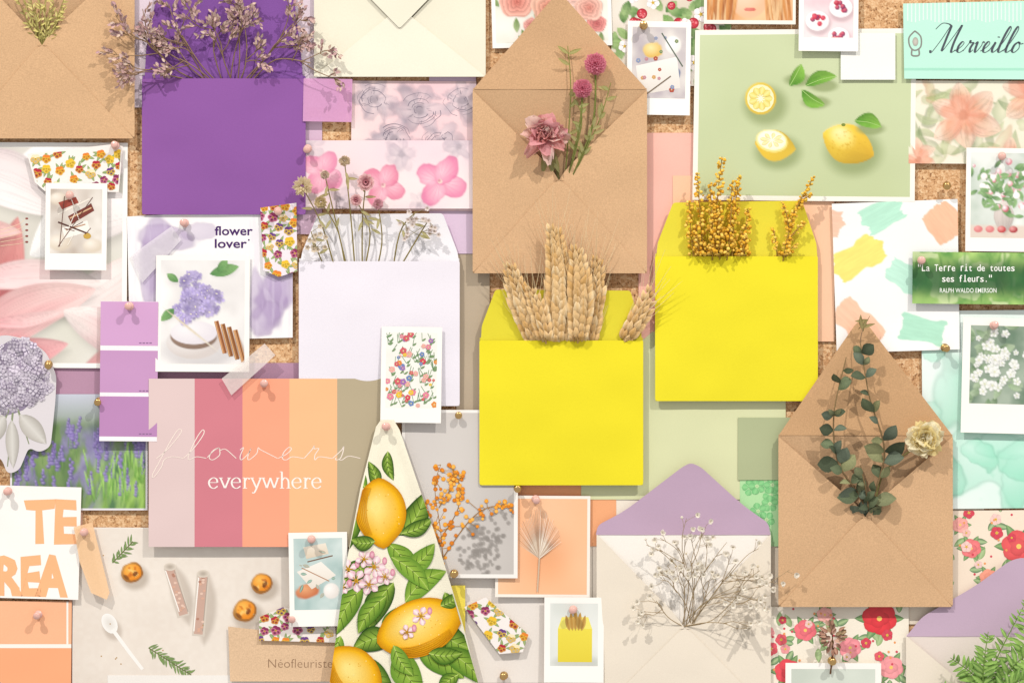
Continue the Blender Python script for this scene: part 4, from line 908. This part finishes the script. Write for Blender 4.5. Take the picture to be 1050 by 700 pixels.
for s0,s1,s2,r,cl,kd in spec:
    a=Vector((*s0,8.5));b=Vector((*s1,15));e=Vector((*s2,21));mb.tube([a,b,e],.9,.55,'a89858','b8a870')
    for k in range(3):
        q=b.lerp(e,R.random()*.8);an=R.uniform(0,6.3);mb.leaf(q,q+Vector((math.cos(an)*12,math.sin(an)*12,3)),3,'b0a870','c8c090')
    if kd=='tuft':
        for k in range(110):
            v=Vector((R.gauss(0,1),R.gauss(0,1),R.gauss(0,1))).normalized();mb.leaf(e+v*r*.3,e+v*r*R.uniform(.85,1.08),3,mul(cl,R.uniform(.9,1.15)),mul(cl,.85),n=3)
    elif kd=='pink':
        for ring,(n,t) in enumerate(((6,.3),(8,.8),(10,1.25))):
            for k in range(n):mb.petal(e,k*6.283/n+ring*.4,t,r*(.8+.15*ring),r*.7,'d07a90',mix('eab0b8','f6dcd6',ring/3),ruf=1)
    else:
        for k in range(11):
            q=b.lerp(e,R.uniform(.3,1));f=q+Vector((R.gauss(0,9),R.gauss(0,8),R.uniform(-2,5)));mb.tube([q,f],.3,.2,'b0a478',smooth=False,sides=4)
            for j in range(5):mb.petal(f,j*1.257,1.1,3.4,2.6,'e0d2c2',cl,nu=2,nv=2)
P('dried_flower_bunch',mb.clamp(pocket(307,268,471,416,7,5)),(370,270,9),'small dried cream and pink flowers in white envelope','dried flowers',m='petal')
# wheat: every ear is its own thing
R.seed(5)
WC=['f0d0a0','e6c08c','f6deb4','deb47a','ecca98']
def ear(x0,y0,x1,y1,d0,d1,w=1.):
    mb=MB();a=Vector((x0,y0,d0));b=Vector((x1,y1,d1));ax=(b-a);L=ax.length;u=ax/L;sd=u.cross(Vector((0,0,1))).normalized();n=int(L/7.6)
    bend=sd*R.uniform(-6,6)
    mb.tube([(x0+(x0-x1)*.2,y0+45,10.5),(x0,y0,d0-1),a+ax*.5+bend-Vector((0,0,1)),b],1.3,.7,'d4ae70')
    for i in range(n+1):
        t=i/n;c0=a+ax*t+bend*math.sin(t*3.1);s=(.74+.62*math.sin(math.pi*min(1,t*.78+.14)))*w*(1-.5*max(0,t-.65))*R.uniform(.92,1.08)
        for sg in(-1,1,-.35,.35):
            dr=(u+sd*sg*R.uniform(.3,.5)+Vector((0,0,.25 if abs(sg)<1 else .0))+Vector((R.gauss(0,.08),R.gauss(0,.08),0))).normalized()
            pz=c0+sd*sg*5.2*s+Vector((0,0,2.4*s*(1-abs(sg)))) + u*(3.8 if sg>0 else 0)
            mb.leaf(pz-dr*5*s,pz+dr*7.5*s,5.4*s,R.choice(WC),R.choice(['d2a668','e2ba80','c89a58']),lift=2.2*s,fold=-.5,n=5)
            mb.ball(pz,1.7*s,R.choice(WC),axis=dr,stretch=2.9,hi=0,var=.1,col2=R.choice(['d2a464','e6bd82','cc9c5c']))
            l=R.uniform(14,32)*(.6+.6*t);e=pz+dr*l+u*l*.3+Vector((R.gauss(0,1.5),R.gauss(0,1.5),R.uniform(0,3)));mb.tube([pz+dr*4,pz.lerp(e,.5)+sd*sg*1.0,e],.3,.08,'ecd09c','f6e4bc',sides=3)
    P('wheat_ear',mb.clamp(pocket(492,349,659,497,9,5)),(x0,y0,d0),'ripe pale straw ear of wheat in yellow envelope','dried wheat','wheat ears in the yellow envelope')
for e in((549,354,524,276,12,18,1.08),(572,354,568,240,15,25,1.28),(592,354,591,260,19,28,1.18),(603,354,612,270,12,17,.98),(560,354,545,300,19,22,.95),(640,348,665,302,12,18,.98)):ear(*e)
# mimosa
mb=MB();R.seed(9)
MC=('f4c64c','eab232','f9d66a','e4a82c')
def spike(x0,y0,x1,y1,d0,d1,w,n,r=2.3,cols=MC,cvx=4):
    a=Vector((x0,y0,d0));b=Vector((x1,y1,d1));cv=Vector((R.uniform(-cvx,cvx),0,0));mb.tube([a,a.lerp(b,.5)+Vector((0,-2,2))+cv,b],.8,.45,'a8843c')
    for i in range(n):
        t=(i+R.random())/n;q=a.lerp(b,t)+cv*math.sin(3.14*t);ww=w*(1-.6*t)*R.uniform(.5,1.2)
        an=R.uniform(0,6.283);f=q+Vector((math.cos(an)*ww,R.uniform(-2,2),math.sin(an)*ww*.8));mb.ball(f,r*R.uniform(.7,1.15)*(1-.25*t),R.choice(cols),var=.1,col2=R.choice(cols))
        if i%4==0:mb.tube([q,f],.35,.25,'b08c40',smooth=False,sides=3)
for s in((722,275,714,178,12,20,7,84),(737,275,739,162,14,26,8,120),(750,275,757,180,12,20,7,86),(712,272,706,206,11,17,6.5,58),(762,272,766,214,11,18,6.5,58),(730,275,727,190,17,25,7,76),(744,275,749,188,18,26,7,76),(718,270,713,230,15,20,6.5,44),(757,270,761,240,15,19,6.5,42),(738,272,737,216,20,28,7.5,64)):spike(*s,2.3)
P('mimosa_bunch',mb.clamp(pocket(672,263,838,411,7,5)),(738,262,12),'dense golden mimosa clusters standing in yellow envelope','dried flowers')
mb=MB()
for s in((800,282,814,214,11,19,5,64),(812,222,833,182,17,22,3.6,38),(797,275,792,234,11,14,4.2,30),(804,252,824,228,15,18,4,26),(808,236,801,208,15,17,3.8,26),(818,212,832,200,17,20,3,16),(803,268,816,250,13,17,4.5,26)):spike(*s,2.1,MC,1.5)
P('mimosa_sprig',mb.clamp(pocket(672,263,838,411,7,5)),(805,262,12),'loose golden mimosa sprig leaning in yellow envelope','dried flowers')
# eucalyptus
mb=MB();R.seed(3)
def euc(pts,n,r):
    Pp=crom([Vector(p) for p in pts],10);mb.tube(Pp,1.5,.5,'7b6448','8a7450',smooth=False)
    for i in range(n):
        t=.2+.8*i/n+R.uniform(-.02,.02);q=Pp[int(t*(len(Pp)-1))];g=Pp[min(len(Pp)-1,int(t*(len(Pp)-1))+1)]-q;a0=math.atan2(g.y,g.x)
        for sg in(-1,1):
            if R.random()<.15:continue
            a=a0+sg*R.uniform(.35,1.6);L=r*(1.2-.55*t)*R.uniform(.6,1.3);cl=R.choice(['565f46','606b50','464f3c','6e7254','7c7e5a','5a6454'])
            e=q+Vector((math.cos(a)*L,math.sin(a)*L,R.uniform(-3,10)));mb.leaf(q,e,L*R.uniform(.6,.95),mul(cl,R.uniform(.8,1.2)),mul(cl,1.4),lift=R.uniform(1,3),fold=R.uniform(-.1,.3),pw=.7,tw=R.uniform(-.9,.9))
euc([(888,560,12),(884,515,16),(858,474,24),(853,425,26),(866,366,22)],15,18);euc([(890,560,12),(893,515,18),(905,462,22),(889,405,26),(880,350,24)],13,19)
euc([(887,560,12),(889,520,18),(880,476,28)],7,14)
mb.tube([(880,352,24),(882,340,24),(890,324,22)],.6,.3,'8a7058')
for k in range(6):mb.leaf((884+R.uniform(-5,5),333+R.uniform(-8,8),23),(884+R.uniform(-12,12),330+R.uniform(-10,10),26),3.5,'8a7c50','a89c68')
P('eucalyptus_sprig',mb.clamp(pocket(798,446,976,621,10,6,524)),(887,525,12),'dark olive eucalyptus stems standing in kraft envelope','eucalyptus')
# gypsophila
mb=MB();R.seed(47)
def gyp(p,a,L,dp,lev):
    a2=a+R.uniform(-.25,.25);e=p+Vector((math.cos(a2)*L,math.sin(a2)*L,dp));m_=p.lerp(e,.5)+Vector((R.gauss(0,L*.08),R.gauss(0,L*.08),1))
    mb.tube([p,m_,e],.24+.13*lev,.17+.1*lev,'c4ae8a','c8b490',sides=4)
    if lev==0:
        if R.random()<.85:
            for j in range(8):mb.petal(e,j*.785,R.uniform(.5,1.25),4.,3.4,'f4ead6','fdf9f0',nu=2,nv=2)
        mb.ball(e,R.uniform(1.1,1.8),R.choice(['fbf5e8','f2e8d2']),var=.06);return
    for k in range(3 if lev>1 else R.choice((2,3))):gyp(m_.lerp(e,R.uniform(.15,1)),a2+R.uniform(-.9,.9),L*R.uniform(.35,.58) if lev>1 else R.uniform(6,14),R.uniform(-2,7),lev-1)
for a,L in((-2.35,40),(-2.05,54),(-1.8,68),(-1.6,74),(-1.42,80),(-1.25,76),(-1.05,84),(-.88,76),(-.7,78),(-.5,66),(-1.7,42),(-1.15,50),(-.8,50),(-.3,46)):gyp(Vector((702+R.uniform(-6,8),642,10)),a,L,R.uniform(8,18),2)
for k in range(6):mb.tube([(702+R.uniform(-5,5),642,10),(702+R.uniform(-4,4),675,7)],.5,.5,'b59a78')
P('gypsophila_spray',mb.clamp(pocket(612,546,790,730,6,5,644)),(698,640,10),'airy spray of dried cream gypsophila over cream envelope','dried flowers',m='petal')
# peony
mb=MB();R.seed(14)
mb.tube([(562,150,16),(570,170,13),(575,205,11)],2,1.6,'9a8a5a','7b7a4c')
cn=(559,138,14)
for ring,(n,t,L,w) in enumerate(((5,.1,11,11),(7,.4,14,15),(8,.75,18,19),(8,1.1,23,21),(8,1.42,28,21))):
    for k in range(n):
        a=k*6.283/n+ring*.5+R.uniform(-.35,.35);dr=1.25 if math.sin(a)>.2 and ring>2 else 1
        mb.petal((cn[0],cn[1],cn[2]+5-ring*1.3),a,t+R.uniform(-.15,.15),L*R.uniform(.72,1.1)*dr,w*R.uniform(.65,1.1),mix('dc8490','e8a4a4',ring/4),R.choice(['f4c0bc','f6ccc2','ecacb0','f8d8ce','e8a4a0']),ruf=9,cup=.4)
for k in range(3):a=R.uniform(.8,2.4);mb.leaf((562,150,14),(562+math.cos(a)*32,150+math.sin(a)*30,15),8,'a8a468','bab682',fold=.2)
P('peony_flower',mb.clamp(pocket(485,92,663,280,9,5,180)),(562,150,14),'dried ruffled pink peony tucked in kraft envelope','dried flower',m='petal')
mb=MB()
def globe(x,y,d,r,ca,cb):
    n=110
    for i in range(n):
        z=1-1.6*(i+.5)/n;q=i*2.39996;rr=math.sqrt(max(0,1-z*z));v=Vector((math.cos(q)*rr,math.sin(q)*rr,z));b=Vector((x,y,d));mb.leaf(b+v*r*.45,b+v*r*R.uniform(.92,1.1),r*.36,mul(ca,R.uniform(.9,1.15)),cb,n=3,fold=.5)
    mb.ball((x,y,d),r*.6,cb,hi=1)
for (x,y,r) in((610,67,11.5),(597,92,10)):
    mb.tube([(x,y,18),(x-3,130,17),(578,200,12)],1.,1.2,'9faa5c','8a8a50')
    globe(x,y,20,r,'f4aabc','e0849e')
for pts in([(606,190,12),(612,130,16),(626,86,18)],[(590,200,12),(596,130,17),(592,108,18)],[(584,200,12),(585,100,14),(582,48,14)],[(592,195,12),(604,145,16),(610,104,18)]):
    pts=[(p[0],p[1],p[2]) for p in pts];pts[0]=(578,200,12);mb.tube(pts,.8,.45,'9fa85c','b0b068')
    Q_=crom([Vector(p) for p in pts],8)
    for i in range(8):
        q=Q_[R.randrange(5,len(Q_))];a=R.uniform(-2.9,-.3);L=R.uniform(7,16);mb.leaf(q,q+Vector((math.cos(a)*L,math.sin(a)*L,R.uniform(0,5))),4,R.choice(['a3a85c','b8b870','8f9654','c5b87c']),'c8c890')
P('globe_amaranth_stem',mb.clamp(pocket(485,92,663,280,9,5,180)),(585,180,12),'pink globe amaranth with olive leaves in kraft envelope','dried flower',m='petal')
# yellow rose
mb=MB();R.seed(8);cn=(945,449,20)
mb.tube([(945,452,16),(932,462,15),(915,474,14),(902,492,12.5),(893,535,12)],1.0,1.0,'a89c68','9f9a60')
for ring,(n,t,L,w) in enumerate(((4,.15,8,11),(5,.42,11,15),(7,.75,15,18),(8,1.05,18,20),(8,1.3,21,20),(7,1.5,22,18))):
    for k in range(n):
        a=k*6.283/n+ring*.7+R.uniform(-.2,.2);mb.petal((cn[0],cn[1],cn[2]+3-ring*1.2),a,t+R.uniform(-.08,.08),L*R.uniform(.88,1.1),w,'fbe3a0',R.choice(['fef2c4','fdecae','fef6d6']),ruf=6,cup=.28)
P('yellow_rose',mb.clamp(pocket(798,446,976,621,10,6,522)),(940,460,18),'dried pale yellow rose beside eucalyptus on kraft envelope','dried flower',m='petal')
mb=MB();R.seed(6)
for k in range(10):
    a=-2.15+k*.13+R.uniform(-.08,.08);L=R.uniform(30,58);e=Vector((44+math.cos(a)*L,40+math.sin(a)*L,R.uniform(13,20)));s=Vector((44,56,9.5));mb.tube([s,s.lerp(e,.5),e],.7,.4,'9a9050')
    for j in range(16):
        q=s.lerp(e,R.uniform(.25,1));b=a+R.uniform(-1.2,1.2);mb.leaf(q,q+Vector((math.cos(b)*6.5,math.sin(b)*6.5,R.uniform(-1,4))),2.4,R.choice(['c0b45c','d0c26c','a89c48','d8c884']),'e0d48c',n=3,tw=R.uniform(-.8,.8))
P('dried_yellow_sprig',mb.clamp(pocket(-40,-46,138,142,7,5,42)),(46,40,11),'small dried yellow green sprig tucked in kraft envelope','dried flowers')
# fern
mb=MB();R.seed(33)
def frond(p0,p1,p2,n,L):
    Q_=crom([Vector(p0),Vector(p1),Vector(p2)],12);mb.tube(Q_,1.1,.4,'5a7a34','7a9a48',smooth=False)
    for i in range(n):
        t=.12+.86*i/n;k=int(t*(len(Q_)-1));q=Q_[k];g=Q_[min(k+1,len(Q_)-1)]-q;a0=math.atan2(g.y,g.x);l=L*math.sin(math.pi*(.15+.8*t))**.8*R.uniform(.85,1.1)
        for sg in(-1,1):
            a=a0+sg*(1.05+R.uniform(-.2,.2));e=q+Vector((math.cos(a)*l,math.sin(a)*l,R.uniform(-3,5)));mb.leaf(q,e,l*.3,R.choice(['6c9a40','5a8a38','86b452','4b7832']),'a3c46c',fold=.3,lift=1)
for f in(((1010,735,14),(1012,690,24),(1046,620,26)),((1012,735,14),(1000,695,26),(972,672,24)),((1015,735,14),(1035,680,30),(1080,655,28)),((1010,735,14),(1004,690,32),(1010,645,28)),((1012,735,16),(1030,700,34),(1060,690,32)),((1008,735,16),(985,715,30),(960,702,26)),((1030,735,16),(1045,670,30),(1050,610,26))):frond(*f,18,17)
P('fern_bunch',mb,(1010,700,14),'fresh green fern fronds in cream envelope','fern')
instant(805,679,903,790,9,.2,'white instant photo with a dried brown sprig pinned on it',lambda A,w,h,Q:Q.noise('dde4d8','c8d0c4',30,2.3,2),m=(6,6,6,30))
mb=MB();R.seed(2)
mb.tube([(851,690,11),(853,665,14),(852,640,14)],1,.6,'6a4a30')
for k in range(60):
    a=R.uniform(0,6.3);r=R.uniform(2,14);q=Vector((852+math.cos(a)*r*.7,652+math.sin(a)*r,R.uniform(12,20)));mb.leaf(q,q+Vector((math.cos(a)*7,math.sin(a)*7,R.uniform(-2,4))),4,R.choice(['8a5a4c','b07868','d0a898','705040','9a9460']),'c09880',tw=R.uniform(-1,1))
P('dried_sprig',mb,(852,665,12),'small dried brown sprig pinned above white photo','dried flower')
# --------------------------------------------------------------- pins
def pinmesh():
    prof=[(0,0),(.5,0),(.5,2),(4.3,2),(4.7,2.7),(4.2,3.6),(2.6,4.4),(2.2,6),(2.3,8.5),(3.6,10),(4.1,11),(3.9,12.2),(3.0,13),(0,13.2)];n=20;vs=[];fs=[]
    for r,h in prof:
        for j in range(n):a=2*math.pi*j/n;vs.append((r*S*math.cos(a),-h*S,r*S*math.sin(a)))
    for i in range(len(prof)-1):
        for j in range(n):k=(j+1)%n;fs.append([i*n+j,i*n+k,(i+1)*n+k,(i+1)*n+j])
    out=[]
    for m in('pink','brass'):
        me=bpy.data.meshes.new('push_pin');me.from_pydata(vs,[],fs);me.polygons.foreach_set('use_smooth',[True]*len(fs));me.materials.append(M[m]);out.append(me)
    return out
PM=pinmesh()
R.seed(4)
for x,y,d,k in((190,229,4.5,0),(134,314,9,0),(119,150,7.4,0),(50,373,6,1),(102,411,4,1),(471,425,4,1),(397,437,16.5,0),(271,393,10.5,0),(549,511,5.6,0),(40,629,5.5,0),(87,545,9.4,0),(968,356,6,1),(971,190,4.5,1),(852,676,9.5,1),(517,692,3,1),(588,624,8.5,0),(285,216,7.6,0),(466,587,9,1),(300,632,8.4,0),(72,200,9.6,0),(9,503,6.6,0),(531,500,6,1),(660,27,6,1),(1027,160,8.5,0),(1018,334,8.6,0),(320,552,13.5,0),(944,267,11,0),(316,152,5.5,0)):
    o=bpy.data.objects.new('push_pin',PM[k]);COL.objects.link(o);o.location=W(x,y,d);o.rotation_euler=(R.uniform(-.12,.2),0,R.uniform(-.15,.15));o.scale=(.92,.92,.92)
    meta(o,'rose coloured push pin stuck in the board' if k==0 else 'small brass push pin stuck in the board','push pin','push pins in the board')
# --------------------------------------------------------------- camera & light
D=3.2
cam=bpy.data.cameras.new('camera');co=bpy.data.objects.new('camera',cam);COL.objects.link(co);co.location=(0,-D,ZC);co.rotation_euler=(math.radians(90),0,0)
cam.sensor_width=36;cam.lens=36*(D-.006)/1.05;cam.clip_end=50;cam.clip_start=.05;scene.camera=co
def spot(x,z,y,e,col,r):
    l=bpy.data.lights.new('gallery_spot','SPOT');l.energy=e;l.color=col;l.shadow_soft_size=r;l.spot_size=math.radians(50);l.spot_blend=.5
    o=bpy.data.objects.new('gallery_spot',l);COL.objects.link(o);o.location=(x,y,ZC+z);o.rotation_euler=(Vector((0,0,ZC))-o.location).to_track_quat('-Z','Y').to_euler()
spot(-2.6,4.9,-3.7,1090,(1,.96,.905),.055);spot(2.9,4.9,-3.7,1030,(1,.96,.905),.055)
w=bpy.data.worlds.new('World');scene.world=w;w.use_nodes=True;b=w.node_tree.nodes['Background'];b.inputs[0].default_value=(1,.97,.945,1);b.inputs[1].default_value=.61
scene.view_settings.view_transform='Standard';scene.view_settings.look='None';scene.view_settings.exposure=0
